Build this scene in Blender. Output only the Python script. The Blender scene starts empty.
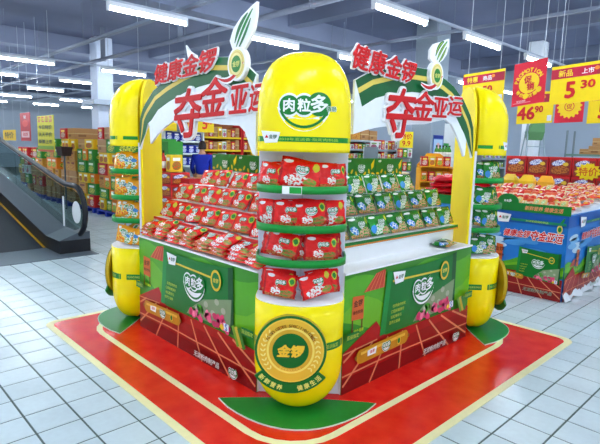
import bpy, bmesh, math, random
from mathutils import Vector, Matrix
from mathutils.geometry import tessellate_polygon
random.seed(7)
SC = bpy.context.scene
COL = SC.collection
PI = math.pi

# ------------------------------------------------------------------ camera, world, exposure
F_PX, PITCH, ROLL, YAW, EYE = 505.2, 0.1455, 0.0256, -0.8046, 1.6563
_cy, _sy, _cp, _sp, _cr, _sr = math.cos(YAW), math.sin(YAW), math.cos(PITCH), math.sin(PITCH), math.cos(ROLL), math.sin(ROLL)
C_F = Vector((_sy * _cp, _cy * _cp, -_sp))
_r = Vector((_cy, -_sy, 0)); _u = _r.cross(C_F)
C_R = _cr * _r + _sr * _u
C_U = -_sr * _r + _cr * _u
CAM0 = Vector((0, 0, EYE))
cam_data = bpy.data.cameras.new('camera')
cam_data.sensor_width = 36.0
cam_data.lens = F_PX / 600 * 36.0
cam_data.clip_start = 0.05; cam_data.clip_end = 200
cam = bpy.data.objects.new('camera', cam_data); COL.objects.link(cam)
m3 = Matrix((C_R, C_U, -C_F)).transposed()
cam.matrix_world = Matrix.Translation(CAM0) @ m3.to_4x4()
SC.camera = cam
WORLD_STRENGTH = 0.75
TUBE_STRENGTH = 74.0
world = bpy.data.worlds.new('hall_ambient'); SC.world = world
world.use_nodes = True
_bg = world.node_tree.nodes['Background']
_bg.inputs[0].default_value = (0.80, 0.90, 1.0, 1); _bg.inputs[1].default_value = WORLD_STRENGTH
SC.view_settings.view_transform = 'Standard'
try: SC.view_settings.look = 'None'
except Exception: pass
SC.view_settings.gamma = 1.0
SC.view_settings.use_curve_mapping = False
SC.view_settings.exposure = 0.66

def px_ray(px, py):
    return C_F + C_R * ((px - 300) / F_PX) - C_U * ((py - 222) / F_PX)
def on_plane(px, py, axis, val):
    d = px_ray(px, py); return CAM0 + d * ((val - CAM0[axis]) / d[axis])
def project(p):
    d = Vector(p) - CAM0; w = d.dot(C_F)
    if w <= 0.01: return (-9999, -9999)
    return (300 + F_PX * d.dot(C_R) / w, 222 - F_PX * d.dot(C_U) / w)

# ------------------------------------------------------------------ materials
def lin(c):
    L = [((x / 255) / 12.92 if x / 255 <= 0.04045 else ((x / 255 + 0.055) / 1.055) ** 2.4) for x in c]
    if max(c) - min(c) > 70: L = [x ** 1.16 for x in L]      # inks and paints are a little deeper than their photographed tone
    return tuple(L)
MATS = {}
def mat(col, rough=0.45, metal=0.0, var=0.06, scale=18.0, bump=0.0, spec=0.3, coat=0.0):
    """plain painted / printed surface with a little procedural mottling"""
    key = (tuple(col), rough, metal, var, scale, bump, spec, coat)
    if key in MATS: return MATS[key]
    m = bpy.data.materials.new('surface_%d_%d_%d' % tuple(col)); m.use_nodes = True
    nt = m.node_tree; b = nt.nodes['Principled BSDF']
    L = lin(col)
    tc = nt.nodes.new('ShaderNodeTexCoord')
    nz = nt.nodes.new('ShaderNodeTexNoise'); nz.inputs['Scale'].default_value = scale; nz.inputs['Detail'].default_value = 2
    nt.links.new(tc.outputs['Object'], nz.inputs['Vector'])
    mx = nt.nodes.new('ShaderNodeMix'); mx.data_type = 'RGBA'
    mx.inputs[6].default_value = tuple(x * (1 - var) for x in L) + (1,)
    mx.inputs[7].default_value = tuple(min(1, x * (1 + var)) for x in L) + (1,)
    nt.links.new(nz.outputs['Fac'], mx.inputs[0]); nt.links.new(mx.outputs[2], b.inputs['Base Color'])
    b.inputs['Roughness'].default_value = rough; b.inputs['Metallic'].default_value = metal
    b.inputs['Specular IOR Level'].default_value = spec
    b.inputs['Coat Weight'].default_value = coat
    if bump:
        bp = nt.nodes.new('ShaderNodeBump'); bp.inputs['Strength'].default_value = bump; bp.inputs['Distance'].default_value = 0.01
        nt.links.new(nz.outputs['Fac'], bp.inputs['Height']); nt.links.new(bp.outputs[0], b.inputs['Normal'])
    MATS[key] = m
    return m
def emis(col, strength):
    key = ('e', tuple(col), strength)
    if key in MATS: return MATS[key]
    m = bpy.data.materials.new('lamp_glow'); m.use_nodes = True
    b = m.node_tree.nodes['Principled BSDF']
    b.inputs['Base Color'].default_value = (.9, .9, .9, 1)
    b.inputs['Emission Color'].default_value = lin(col) + (1,); b.inputs['Emission Strength'].default_value = strength
    MATS[key] = m; return m
def glass(col=(200, 225, 225), rough=0.02):
    key = ('g', tuple(col))
    if key in MATS: return MATS[key]
    m = bpy.data.materials.new('glass_sheet'); m.use_nodes = True; nt = m.node_tree
    out = nt.nodes['Material Output']; nt.nodes.remove(nt.nodes['Principled BSDF'])
    tr = nt.nodes.new('ShaderNodeBsdfTransparent'); tr.inputs[0].default_value = lin(col) + (1,)
    gl = nt.nodes.new('ShaderNodeBsdfGlossy'); gl.inputs['Roughness'].default_value = rough
    fr0 = nt.nodes.new('ShaderNodeLayerWeight'); fr0.inputs[0].default_value = .5
    fr = nt.nodes.new('ShaderNodeMath'); fr.operation = 'MULTIPLY_ADD'; fr.inputs[1].default_value = .18; fr.inputs[2].default_value = .02; nt.links.new(fr0.outputs['Facing'], fr.inputs[0])
    mx = nt.nodes.new('ShaderNodeMixShader')
    nt.links.new(fr.outputs[0], mx.inputs[0]); nt.links.new(tr.outputs[0], mx.inputs[1]); nt.links.new(gl.outputs[0], mx.inputs[2])
    nt.links.new(mx.outputs[0], out.inputs[0]); MATS[key] = m; return m
def print_mat(name, base, shapes, rough=0.3, wob=0.03, coat=0.0, bump=0.0):
    """flat print on packaging: a stack of ellipses / rectangles in UV space"""
    if name in MATS: return MATS[name]
    m = bpy.data.materials.new(name); m.use_nodes = True; nt = m.node_tree; b = nt.nodes['Principled BSDF']
    N = nt.nodes.new; K = nt.links.new
    uv = N('ShaderNodeTexCoord')
    nz = N('ShaderNodeTexNoise'); nz.inputs['Scale'].default_value = 9; K(uv.outputs['UV'], nz.inputs['Vector'])
    sub = N('ShaderNodeVectorMath'); sub.operation = 'SUBTRACT'; sub.inputs[1].default_value = (.5, .5, .5); K(nz.outputs['Color'], sub.inputs[0])
    mul = N('ShaderNodeVectorMath'); mul.operation = 'SCALE'; mul.inputs['Scale'].default_value = wob; K(sub.outputs[0], mul.inputs[0])
    add = N('ShaderNodeVectorMath'); add.operation = 'ADD'; K(uv.outputs['UV'], add.inputs[0]); K(mul.outputs[0], add.inputs[1])
    cur = None
    for sh in shapes:
        kind, cx, cy, rx, ry, col = sh[:6]
        sb = N('ShaderNodeVectorMath'); sb.operation = 'SUBTRACT'; sb.inputs[1].default_value = (cx, cy, 0); K(add.outputs[0], sb.inputs[0])
        src = sb
        if len(sh) > 6:
            ro = N('ShaderNodeVectorRotate'); ro.rotation_type = 'Z_AXIS'; ro.inputs['Angle'].default_value = -sh[6]; K(sb.outputs[0], ro.inputs['Vector']); src = ro
        sc = N('ShaderNodeVectorMath'); sc.operation = 'MULTIPLY'; sc.inputs[1].default_value = (1 / rx, 1 / ry, 0); K(src.outputs[0], sc.inputs[0])
        if kind == 'e':
            ln = N('ShaderNodeVectorMath'); ln.operation = 'LENGTH'; K(sc.outputs[0], ln.inputs[0]); o = ln.outputs['Value']
        else:
            ab = N('ShaderNodeVectorMath'); ab.operation = 'ABSOLUTE'; K(sc.outputs[0], ab.inputs[0])
            sp = N('ShaderNodeSeparateXYZ'); K(ab.outputs[0], sp.inputs[0])
            mm = N('ShaderNodeMath'); mm.operation = 'MAXIMUM'; K(sp.outputs[0], mm.inputs[0]); K(sp.outputs[1], mm.inputs[1]); o = mm.outputs[0]
        lt = N('ShaderNodeMath'); lt.operation = 'LESS_THAN'; lt.inputs[1].default_value = 1.0; K(o, lt.inputs[0])
        mx = N('ShaderNodeMix'); mx.data_type = 'RGBA'; K(lt.outputs[0], mx.inputs[0])
        if cur is None: mx.inputs[6].default_value = lin(base) + (1,)
        else: K(cur, mx.inputs[6])
        mx.inputs[7].default_value = lin(col) + (1,)
        if kind == 'n' or len(sh) > 7:
            n2 = N('ShaderNodeTexNoise'); n2.inputs['Scale'].default_value = 14; K(uv.outputs['UV'], n2.inputs['Vector'])
            rp = N('ShaderNodeValToRGB'); rp.color_ramp.interpolation = 'CONSTANT'
            rp.color_ramp.elements[0].color = lin(col) + (1,); rp.color_ramp.elements[1].position = .52; rp.color_ramp.elements[1].color = lin(sh[7]) + (1,)
            K(n2.outputs['Fac'], rp.inputs[0]); K(rp.outputs[0], mx.inputs[7])
        cur = mx.outputs[2]
    if cur is not None: K(cur, b.inputs['Base Color'])
    else: b.inputs['Base Color'].default_value = lin(base) + (1,)
    b.inputs['Roughness'].default_value = rough; b.inputs['Coat Weight'].default_value = coat; b.inputs['Specular IOR Level'].default_value = .35
    if bump:
        n3 = N('ShaderNodeTexNoise'); n3.inputs['Scale'].default_value = 7; n3.inputs['Detail'].default_value = 3; K(uv.outputs['UV'], n3.inputs['Vector'])
        bp = N('ShaderNodeBump'); bp.inputs['Strength'].default_value = bump; bp.inputs['Distance'].default_value = .02
        K(n3.outputs['Fac'], bp.inputs['Height']); K(bp.outputs[0], b.inputs['Normal'])
    MATS[name] = m; return m

YEL = (255, 236, 0); GRN = (8, 135, 58); DGRN = (0, 105, 60); RED = (214, 24, 26); WHT = (245, 247, 250); GOLD = (228, 180, 40)
CREAM = (250, 240, 184); LAV = (222, 226, 240)

# ------------------------------------------------------------------ mesh helpers
class MB:
    def __init__(s): s.v = []; s.f = []; s.m = []; s.uv = {}
    def add(s, vs, fs, m=0):
        o = len(s.v); s.v += [tuple(v) for v in vs]
        s.f += [tuple(i + o for i in f) for f in fs]; s.m += [m] * len(fs); return s
    def box(s, x0, x1, y0, y1, z0, z1, m=0):
        vs = [(x, y, z) for z in (z0, z1) for y in (y0, y1) for x in (x0, x1)]
        return s.add(vs, [(0, 2, 3, 1), (4, 5, 7, 6), (0, 1, 5, 4), (2, 6, 7, 3), (0, 4, 6, 2), (1, 3, 7, 5)], m)
    def rbox(s, x0, x1, y0, y1, z0, z1, b=0.008, m=0):
        cs = [(sx, sy, sz) for sz in (0, 1) for sy in (0, 1) for sx in (0, 1)]
        X = (x0, x1); Y = (y0, y1); Z = (z0, z1); vs = []
        for sx, sy, sz in cs:
            x, y, z = X[sx], Y[sy], Z[sz]; dx, dy, dz = b * (1 - 2 * sx), b * (1 - 2 * sy), b * (1 - 2 * sz)
            vs += [(x, y + dy, z + dz), (x + dx, y, z + dz), (x + dx, y + dy, z)]
        def I(sx, sy, sz, k): return (sz * 4 + sy * 2 + sx) * 3 + k
        fs = []
        for sx in (0, 1):
            q = [I(sx, 0, 0, 0), I(sx, 1, 0, 0), I(sx, 1, 1, 0), I(sx, 0, 1, 0)]; fs.append(q if sx else q[::-1])
            q = [I(0, sx, 0, 1), I(1, sx, 0, 1), I(1, sx, 1, 1), I(0, sx, 1, 1)]; fs.append(q[::-1] if sx else q)
            q = [I(0, 0, sx, 2), I(1, 0, sx, 2), I(1, 1, sx, 2), I(0, 1, sx, 2)]; fs.append(q if sx else q[::-1])
        for a in (0, 1):
            for c in (0, 1):
                fs.append([I(a, c, 0, 0), I(a, c, 0, 1), I(a, c, 1, 1), I(a, c, 1, 0)])
                fs.append([I(a, 0, c, 0), I(a, 0, c, 2), I(a, 1, c, 2), I(a, 1, c, 0)])
                fs.append([I(0, a, c, 1), I(0, a, c, 2), I(1, a, c, 2), I(1, a, c, 1)])
        for sx, sy, sz in cs: fs.append([I(sx, sy, sz, 0), I(sx, sy, sz, 1), I(sx, sy, sz, 2)])
        return s.add(vs, fs, m)
    def prism(s, poly, d0, d1, to=lambda x, y, e: (x, y, e), m=0):
        n = len(poly)
        tris = tessellate_polygon([[Vector((p[0], p[1], 0)) for p in poly]])
        vs = [to(p[0], p[1], d0) for p in poly] + [to(p[0], p[1], d1) for p in poly]
        fs = [t for t in tris] + [tuple(i + n for i in t[::-1]) for t in tris]
        fs += [(i, (i + 1) % n, (i + 1) % n + n, i + n) for i in range(n)]
        return s.add(vs, fs, m)
    def loft(s, rings, m=0, cap=True, closed=True):
        n = len(rings[0]); vs = [p for r in rings for p in r]; fs = []
        for k in range(len(rings) - 1):
            for i in range(n if closed else n - 1):
                j = (i + 1) % n; fs.append((k * n + i, k * n + j, (k + 1) * n + j, (k + 1) * n + i))
        if cap: fs.append(tuple(range(n))[::-1]); fs.append(tuple((len(rings) - 1) * n + i for i in range(n)))
        return s.add(vs, fs, m)
    def lathe(s, prof, n=14, m=0, cx=0, cy=0):
        return s.loft([[(cx + r * math.cos(2 * PI * i / n), cy + r * math.sin(2 * PI * i / n), z) for i in range(n)] for r, z in prof], m)
    def tube(s, pts, r, n=8, m=0):
        pts = [Vector(p) for p in pts]; rings = []
        for i, p in enumerate(pts):
            a = pts[max(0, i - 1)]; b = pts[min(len(pts) - 1, i + 1)]; t = (b - a).normalized()
            up = Vector((0, 0, 1)) if abs(t.z) < .95 else Vector((0, 1, 0))
            sx = t.cross(up).normalized(); sy = sx.cross(t)
            rr = r[i] if isinstance(r, (list, tuple)) else r
            rings.append([p + sx * rr * math.cos(2 * PI * k / n) + sy * rr * math.sin(2 * PI * k / n) for k in range(n)])
        return s.loft(rings, m)
    def mesh(s, name, mats, smooth=False):
        me = bpy.data.meshes.new(name); me.from_pydata(s.v, [], s.f)
        for mm in (mats if isinstance(mats, (list, tuple)) else [mats]): me.materials.append(mm)
        if len(set(s.m)) > 1: me.polygons.foreach_set('material_index', s.m)
        bm = bmesh.new(); bm.from_mesh(me); bmesh.ops.recalc_face_normals(bm, faces=bm.faces); bm.to_mesh(me); bm.free()
        if smooth: me.polygons.foreach_set('use_smooth', [True] * len(me.polygons))
        return me
    def build(s, name, mats, parent=None, smooth=False, loc=None, rot=None):
        return obj(name, s.mesh(name, mats, smooth), parent, loc, rot)
def obj(name, me, parent=None, loc=None, rot=None):
    o = bpy.data.objects.new(name, me); COL.objects.link(o)
    if parent is not None: o.parent = parent
    if loc is not None: o.location = loc
    if rot is not None: o.rotation_euler = rot
    return o
def tag(o, label, cat, group=None, kind=None):
    o['label'] = label
    if cat: o['category'] = cat
    if group: o['group'] = group
    if kind: o['kind'] = kind
    return o
def thing(name, label, cat, loc=(0, 0, 0), rz=0, group=None):
    o = obj(name, None, None, loc, (0, 0, rz)); return tag(o, label, cat, group)
def struct(o, label, cat): return tag(o, label, cat, None, 'structure')
def add_uv(me, fn):
    l = me.uv_layers.new(name='UVMap')
    for lp in me.loops: l.data[lp.index].uv = fn(me.vertices[lp.vertex_index].co)
ORD = ['first', 'second', 'third', 'fourth', 'fifth', 'sixth', 'seventh', 'eighth', 'ninth', 'tenth', 'eleventh', 'twelfth', 'thirteenth', 'fourteenth', 'fifteenth', 'sixteenth']
def nth(i): return ORD[i] if i < len(ORD) else 'later'
def copy_thing(o, loc, rot, label, group=None, scale=None):
    c = o.copy(); COL.objects.link(c); c.location = loc; c.rotation_euler = rot
    if scale: c.scale = scale
    c['label'] = label
    if group: c['group'] = group
    for ch in o.children:
        d = ch.copy(); COL.objects.link(d); d.parent = c
    return c

# ------------------------------------------------------------------ flat artwork (print layers with real, tiny thickness)
_TXT = {}
def _glyphs(body, extrude):
    cu = bpy.data.curves.new('t', 'FONT'); cu.body = body; cu.resolution_u = 2; cu.extrude = extrude
    o = bpy.data.objects.new('t', cu); me = o.to_mesh()
    vs = [tuple(v.co) for v in me.vertices]; fs = [tuple(p.vertices) for p in me.polygons]
    o.to_mesh_clear(); bpy.data.objects.remove(o); bpy.data.curves.remove(cu)
    return vs, fs
def text_geo(body, bold=0.02, extrude=0.0):
    """glyph mesh (em units); weight comes from copies shifted around a small circle"""
    k = (body, bold, extrude)
    if k in _TXT: return _TXT[k]
    v0, f0 = _glyphs(body, extrude)
    xs = [v[0] for v in v0]; ys = [v[1] for v in v0]
    x0, x1, y0, y1 = min(xs), max(xs), min(ys), max(ys)
    vs = list(v0); fs = list(f0)
    if bold > 0:
        n = 6 if bold < .045 else 12
        for i in range(n):
            a = 2 * PI * (i + .5) / n; o = len(vs)
            vs += [(x + bold * math.cos(a), y + bold * math.sin(a), z - .0012 * (i + 1)) for x, y, z in v0]; fs += [tuple(q + o for q in f) for f in f0]
    _TXT[k] = (vs, fs, x0, x1, y0, y1); return _TXT[k]
class Draw:
    STEP = 0.0005
    def __init__(s, step=0.0005): s.items = []; s.lv = 0; s.STEP = step
    def _put(s, vs, fs, col, lift=None):
        s.lv += 1; s.items.append((vs, fs, col, s.lv * s.STEP if lift is None else lift))
    def poly(s, pts, col, sub=0):
        if sub:
            q = []
            for i in range(len(pts)):
                a = pts[i]; b = pts[(i + 1) % len(pts)]
                q += [(a[0] + (b[0] - a[0]) * k / sub, a[1] + (b[1] - a[1]) * k / sub) for k in range(sub)]
            pts = q
        tr = tessellate_polygon([[Vector((p[0], p[1], 0)) for p in pts]])
        s._put([(p[0], p[1], 0) for p in pts], [tuple(t) for t in tr], col)
    def rect(s, x0, y0, x1, y1, col, n=1):
        vs = []; fs = []
        for i in range(n + 1):
            x = x0 + (x1 - x0) * i / n; vs += [(x, y0, 0), (x, y1, 0)]
        for i in range(n): fs.append((2 * i, 2 * i + 2, 2 * i + 3, 2 * i + 1))
        s._put(vs, fs, col)
    def ell(s, cx, cy, rx, ry, col, n=22, rot=0):
        c, sn = math.cos(rot), math.sin(rot); vs = [(cx, cy, 0)]
        for i in range(n):
            a = 2 * PI * i / n; x, y = rx * math.cos(a), ry * math.sin(a); vs.append((cx + x * c - y * sn, cy + x * sn + y * c, 0))
        s._put(vs, [(0, i + 1, (i + 1) % n + 1) for i in range(n)], col)
    def arc(s, cx, cy, r0, r1, a0, a1, col, n=20, sy=1.0):
        vs = []
        for i in range(n + 1):
            a = a0 + (a1 - a0) * i / n
            vs += [(cx + r0 * math.cos(a), cy + sy * r0 * math.sin(a), 0), (cx + r1 * math.cos(a), cy + sy * r1 * math.sin(a), 0)]
        s._put(vs, [(2 * i, 2 * i + 1, 2 * i + 3, 2 * i + 2) for i in range(n)], col)
    def stroke(s, pts, w, col):
        vs = []; n = len(pts)
        for i in range(n):
            a = pts[max(0, i - 1)]; b = pts[min(n - 1, i + 1)]; dx, dy = b[0] - a[0], b[1] - a[1]; l = math.hypot(dx, dy) or 1
            ww = w[i] if isinstance(w, (list, tuple)) else w
            vs += [(pts[i][0] - dy / l * ww / 2, pts[i][1] + dx / l * ww / 2, 0), (pts[i][0] + dy / l * ww / 2, pts[i][1] - dx / l * ww / 2, 0)]
        s._put(vs, [(2 * i, 2 * i + 1, 2 * i + 3, 2 * i + 2) for i in range(n - 1)], col)
    def text(s, body, cx, cy, h, col, w=None, rot=0, shear=0, bold=0.02, out=None, outw=0.06, extrude=0, slope=0):
        g0 = text_geo(body, bold)
        _, _, x0, x1, y0, y1 = g0
        sy = h / (y1 - y0); sx = (w / (x1 - x0)) if w else sy
        for bb, cc in (([(bold + outw, out)] if out else []) + [(bold, col)]):
            vs, fs = text_geo(body, bb, 0)[:2]; q = []
            for x, y, z in vs:
                a = (x - (x0 + x1) / 2) * sx; b = (y - (y0 + y1) / 2) * sy
                a += shear * b; b += slope * a
                q.append((cx + a * math.cos(rot) - b * math.sin(rot), cy + a * math.sin(rot) + b * math.cos(rot), z * min(sx, sy) * .5))
            s._put(q, fs, cc)
    def arctext(s, body, cx, cy, r, a_mid, h, col, step, bold=0.02, flip=False, w=None):
        n = len(body)
        for i, ch in enumerate(body):
            if ch == ' ': continue
            a = a_mid + (i - (n - 1) / 2) * step * (1 if flip else -1)
            s.text(ch, cx + r * math.cos(a), cy + r * math.sin(a), h, col, rot=a + (PI / 2 if flip else -PI / 2), bold=bold, w=w); s.lv -= 1
        s.lv += 1
    def build(s, name, to, parent, rough=0.35, coat=0.0):
        mb = MB(); cols = []
        for vs, fs, col, e in s.items:
            if col not in cols: cols.append(col)
            mb.add([to(v[0], v[1], e + v[2]) for v in vs], fs, cols.index(col))
        me = bpy.data.meshes.new(name); me.from_pydata(mb.v, [], mb.f)
        for c in cols: me.materials.append(c if isinstance(c, bpy.types.Material) else mat(c, rough, coat=coat))
        me.polygons.foreach_set('material_index', mb.m)
        return obj(name, me, parent)
FLAT = lambda x, y, e: (x, -e, y)          # art plane x-z facing -y

def logo(d, cx, cy, s, plate=True):
    """three green discs with white characters over a white smile"""
    if plate:
        d.poly([(cx + .62 * s * math.cos(PI * (1.06 + .88 * i / 16)), cy + .14 * s + .66 * s * math.sin(PI * (1.06 + .88 * i / 16))) for i in range(17)] + [(cx + .54 * s * math.cos(PI * (1.94 - .88 * i / 16)), cy + .06 * s + .30 * s * math.sin(PI * (1.94 - .88 * i / 16))) for i in range(17)], WHT)
        for k in (-1, 0, 1): d.ell(cx + k * .34 * s, cy + .06 * s + (.03 * s if k == 1 else 0), .25 * s, .27 * s, WHT); d.lv -= 1
        d.lv += 1
    d.arc(cx, cy + .16 * s, .54 * s, .60 * s, PI * 1.12, PI * 1.88, GRN, sy=1.02)
    d.ell(cx + .5 * s, cy - .12 * s, .05 * s, .05 * s, GRN)
    for k, ch in ((-1, '肉'), (0, '粒'), (1, '多')):
        hh = (.22 if k < 1 else .27) * s
        d.ell(cx + k * .34 * s, cy + .06 * s + (.03 * s if k == 1 else 0), hh, hh, GRN); d.lv -= 1
    d.lv += 1
    for k, ch in ((-1, '肉'), (0, '粒'), (1, '多')):
        d.text(ch, cx + k * .34 * s, cy + .06 * s + (.03 * s if k == 1 else 0), (.28 if k < 1 else .40) * s, WHT, bold=.03); d.lv -= 1
    d.lv += 1
def brand_tag(d, cx, cy, s):
    vs = []
    for i in range(9):
        t = i / 8; vs += [(cx + (-.3 + .66 * t) * s, cy + (-.3 + .04 * t) * s, 0), (cx + (-.5 + t) * s, cy + (.32 - .08 * t) * s, 0)]
    d._put(vs, [(2 * i, 2 * i + 2, 2 * i + 3, 2 * i + 1) for i in range(8)], WHT)
    d.poly([(cx - .30 * s, cy - .04 * s), (cx - .10 * s, cy - .04 * s), (cx - .2 * s, cy + .12 * s)], RED)
    d.text('金锣', cx + .13 * s, cy + .02 * s, .2 * s, DGRN)
def sausage_art(d, x0, y0, x1, y1, r):
    a = math.atan2(y1 - y0, x1 - x0); n = (-math.sin(a), math.cos(a)); cx, cy = (x0 + x1) / 2, (y0 + y1) / 2
    d.ell(x0, y0, r * .85, r * 1.0, (205, 150, 35), rot=a); d.ell(x1, y1, r * .85, r * 1.0, (205, 150, 35), rot=a); d.ell(x0 - r * .95, y0, r * .25, r * .3, (150, 110, 40)); d.ell(x1 + r * .95, y1, r * .25, r * .3, (150, 110, 40))
    d.poly([(x0 + n[0] * r, y0 + n[1] * r), (x1 + n[0] * r, y1 + n[1] * r), (x1 - n[0] * r, y1 - n[1] * r), (x0 - n[0] * r, y0 - n[1] * r)], (205, 150, 35))
    d.poly([(x0 + n[0] * r * .6, y0 + n[1] * r * .6), (x1 + n[0] * r * .6, y1 + n[1] * r * .6), (x1 + n[0] * r * .2, y1 + n[1] * r * .2), (x0 + n[0] * r * .2, y0 + n[1] * r * .2)], (238, 196, 80))
    L = math.hypot(x1 - x0, y1 - y0)
    d.poly([(cx - .36 * L, cy + .5 * r - .02 * L), (cx - .16 * L, cy + .5 * r), (cx - .18 * L, cy - .5 * r), (cx - .36 * L, cy - .5 * r)], WHT)
    d.text('金锣', cx - .26 * L, cy, r * .5, RED)
    logo(d, cx + .05 * L, cy, r * 1.7)
    d.ell(cx + .34 * L, cy, r * .45, r * .6, (240, 205, 70)); d.ell(cx + .34 * L, cy, r * .3, r * .42, GRN)
def pack_art(d, TL, TR, BR, BL):
    """big green sausage-meat pouch, drawn in the quad TL TR BR BL"""
    def q(a, b):
        x = (TL[0] * (1 - a) + TR[0] * a) * b + (BL[0] * (1 - a) + BR[0] * a) * (1 - b)
        y = (TL[1] * (1 - a) + TR[1] * a) * b + (BL[1] * (1 - a) + BR[1] * a) * (1 - b); return (x, y)
    W = TR[0] - TL[0]
    d.poly([q(0, 0), q(1, 0), q(1, 1), q(.9, .97), q(.5, .95), q(.1, .98), q(0, 1)], (0, 128, 48))
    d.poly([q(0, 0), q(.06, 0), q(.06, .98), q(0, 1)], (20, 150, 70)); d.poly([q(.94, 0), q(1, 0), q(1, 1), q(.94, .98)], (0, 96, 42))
    d.stroke([q(.08, .82), q(.3, .80), q(.6, .77), q(.8, .75)], .016 * W, (225, 200, 70))
    d.poly([q(.40, .02), q(.44, .12), q(.62, .36), q(.98, .52), q(.96, .04)], (128, 150, 110))
    for a, b in ((.55, .18), (.66, .3), (.8, .4), (.88, .3), (.75, .2)): d.ell(*q(a, b), .03 * W, .025 * W, (170, 176, 150)); d.lv -= 1
    d.lv += 1
    random.seed(3)
    for i in range(26):
        a = .44 + .5 * random.random(); b = .02 + .16 * random.random() * (1 if a > .6 else .5)
        d.ell(*q(a, b), .038 * W, .026 * W, random.choice([(228, 80, 130), (240, 110, 150), (205, 60, 110), (250, 140, 170)]), n=9, rot=random.random() * 3); d.lv -= (i % 6 != 0)
    for i in range(8):
        d.ell(*q(.50 + .12 * random.random(), .14 + .10 * random.random()), .03 * W, .012 * W, random.choice([(40, 160, 40), (90, 190, 50)]), n=8, rot=random.random() * 3); d.lv -= 1
    d.lv += 1
    brand_tag(d, *q(.15, .86), .16 * W)
    logo(d, *q(.5, .55), .26 * W)
    d.ell(*q(.80, .74), .068 * W, .082 * W, (235, 200, 60)); d.ell(*q(.80, .74), .05 * W, .062 * W, GRN); d.text('金锣', *q(.80, .74), .035 * W, (240, 215, 90))
    for i in range(4): d.text(('优质瘦肉制成', '口感鲜嫩弹牙', '粒粒看得见', '营养又健康')[i], *q(.18 - .012 * i, .42 - .085 * i), .026 * W, (205, 220, 70), bold=.0)
    d.poly([q(.9, .03), q(.96, .03), q(.96, .14), q(.9, .14)], (235, 240, 250)); d.text('S', *q(.93, .085), .05 * W, (30, 90, 190))
    d.poly([q(.85, .06), q(.88, .02), q(.91, .06), q(.88, .12)], (245, 200, 30))
def field_art(d, W, H, sky, track_h, bxf=.085):
    """hills, running track and signboard behind the big pouch"""
    if sky:
        d.rect(0, 0, W, H, (36, 130, 205)); d.rect(0, H * .86, W, H, (18, 100, 180))
        random.seed(11)
        for i in range(10): d.ell(W * (.14 + .72 * random.random()), H * (.52 + .22 * random.random()), W * .12, H * .035, ((80, 160, 220), (130, 188, 230), (190, 218, 240))[i % 3], rot=.15 * (random.random() - .5)); d.lv -= (i % 3 != 2)
        d.lv += 1
        top = H * .48
    else:
        d.rect(0, 0, W, H, (70, 150, 40)); top = H
    hill = [(0, track_h)] + [(W * i / 16, top * (.86 if sky else .93) + .05 * H * math.sin(i * .75 + .6)) for i in range(17)] + [(W, track_h)]
    d.poly(hill, (96, 176, 42))
    d.poly([(0, track_h)] + [(W * i / 14, track_h + (top - track_h) * (.50 + .16 * math.sin(i * .9))) for i in range(15)] + [(W, track_h)], (120, 190, 40))
    d.poly([(0, track_h)] + [(W * i / 14, track_h + (top - track_h) * (.26 + .14 * math.sin(i * .7 + 2))) for i in range(15)] + [(W, track_h)], (60, 150, 40))
    # red ploughed terrace
    x0, x1, y0, y1 = W * .10, W * .26, top * .82, top * .96
    d.poly([(x0 + .02 * W, y0), (x0 + .10 * W, y1), (x1, y1 + .02 * H), (x1, y0)], (196, 74, 48))
    for k in range(5): d.stroke([(x0 + .03 * W + k * .03 * W, y0), (x0 + .10 * W + k * .015 * W, y1)], .004 * W, (222, 130, 90)); d.lv -= 1
    d.lv += 1
    # signboard
    bx, by = W * bxf, top * (.70 if not sky else .98)
    d.stroke([(bx - .03 * W, by), (bx - .03 * W, by - .2 * H)], .008 * W, (120, 70, 30)); d.stroke([(bx + .03 * W, by), (bx + .03 * W, by - .2 * H)], .008 * W, (120, 70, 30))
    d.poly([(bx - .038 * W, by - .09 * H), (bx + .038 * W, by - .1 * H), (bx + .038 * W, by + .1 * H), (bx - .034 * W, by + .11 * H)], (214, 110, 50))
    d.text('金锣', bx, by + .045 * H, .055 * H, (90, 40, 15)); d.text('绿色牧场', bx, by - .03 * H, .03 * H, (90, 40, 15))
    d.text('绿色健康', bx + .01 * W, by - .19 * H, .03 * H, (190, 220, 60))
    # running track
    d.poly([(0, 0), (W, 0), (W, track_h * .95), (.75 * W, track_h * 1.02), (.28 * W, track_h * 1.02), (.21 * W, track_h * 1.45), (0, track_h * .95)], (178, 30, 28))
    d.poly([(0, 0), (W, 0), (W, track_h * .36), (0, track_h * .36)], (140, 18, 20))
    d.poly([(W * .3, track_h * .36), (W, track_h * .36), (W, track_h * .8), (W * .42, track_h * .8)], (160, 22, 24))
    for k in range(8):
        a = (k - 3.5) / 3.5
        xb, xt = .5 + .75 * a, .46 + .38 * a; t = 0.0
        if xb < .006: t = (.006 - xb) / (xt - xb)
        if xb > .994: t = (xb - .994) / (xb - xt)
        d.stroke([(W * (xb + (xt - xb) * t), track_h * .97 * t), (W * xt, track_h * .97)], .010 * W, (228, 150, 110)); d.lv -= 1
    d.lv += 1
    d.stroke([(0, track_h * .42), (W * .3, track_h * .46), (W, track_h * .42)], .007 * W, (228, 150, 110))
    d.stroke([(0, track_h * .93), (.22 * W, track_h * 1.0)], .006 * W, (228, 150, 110))
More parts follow.
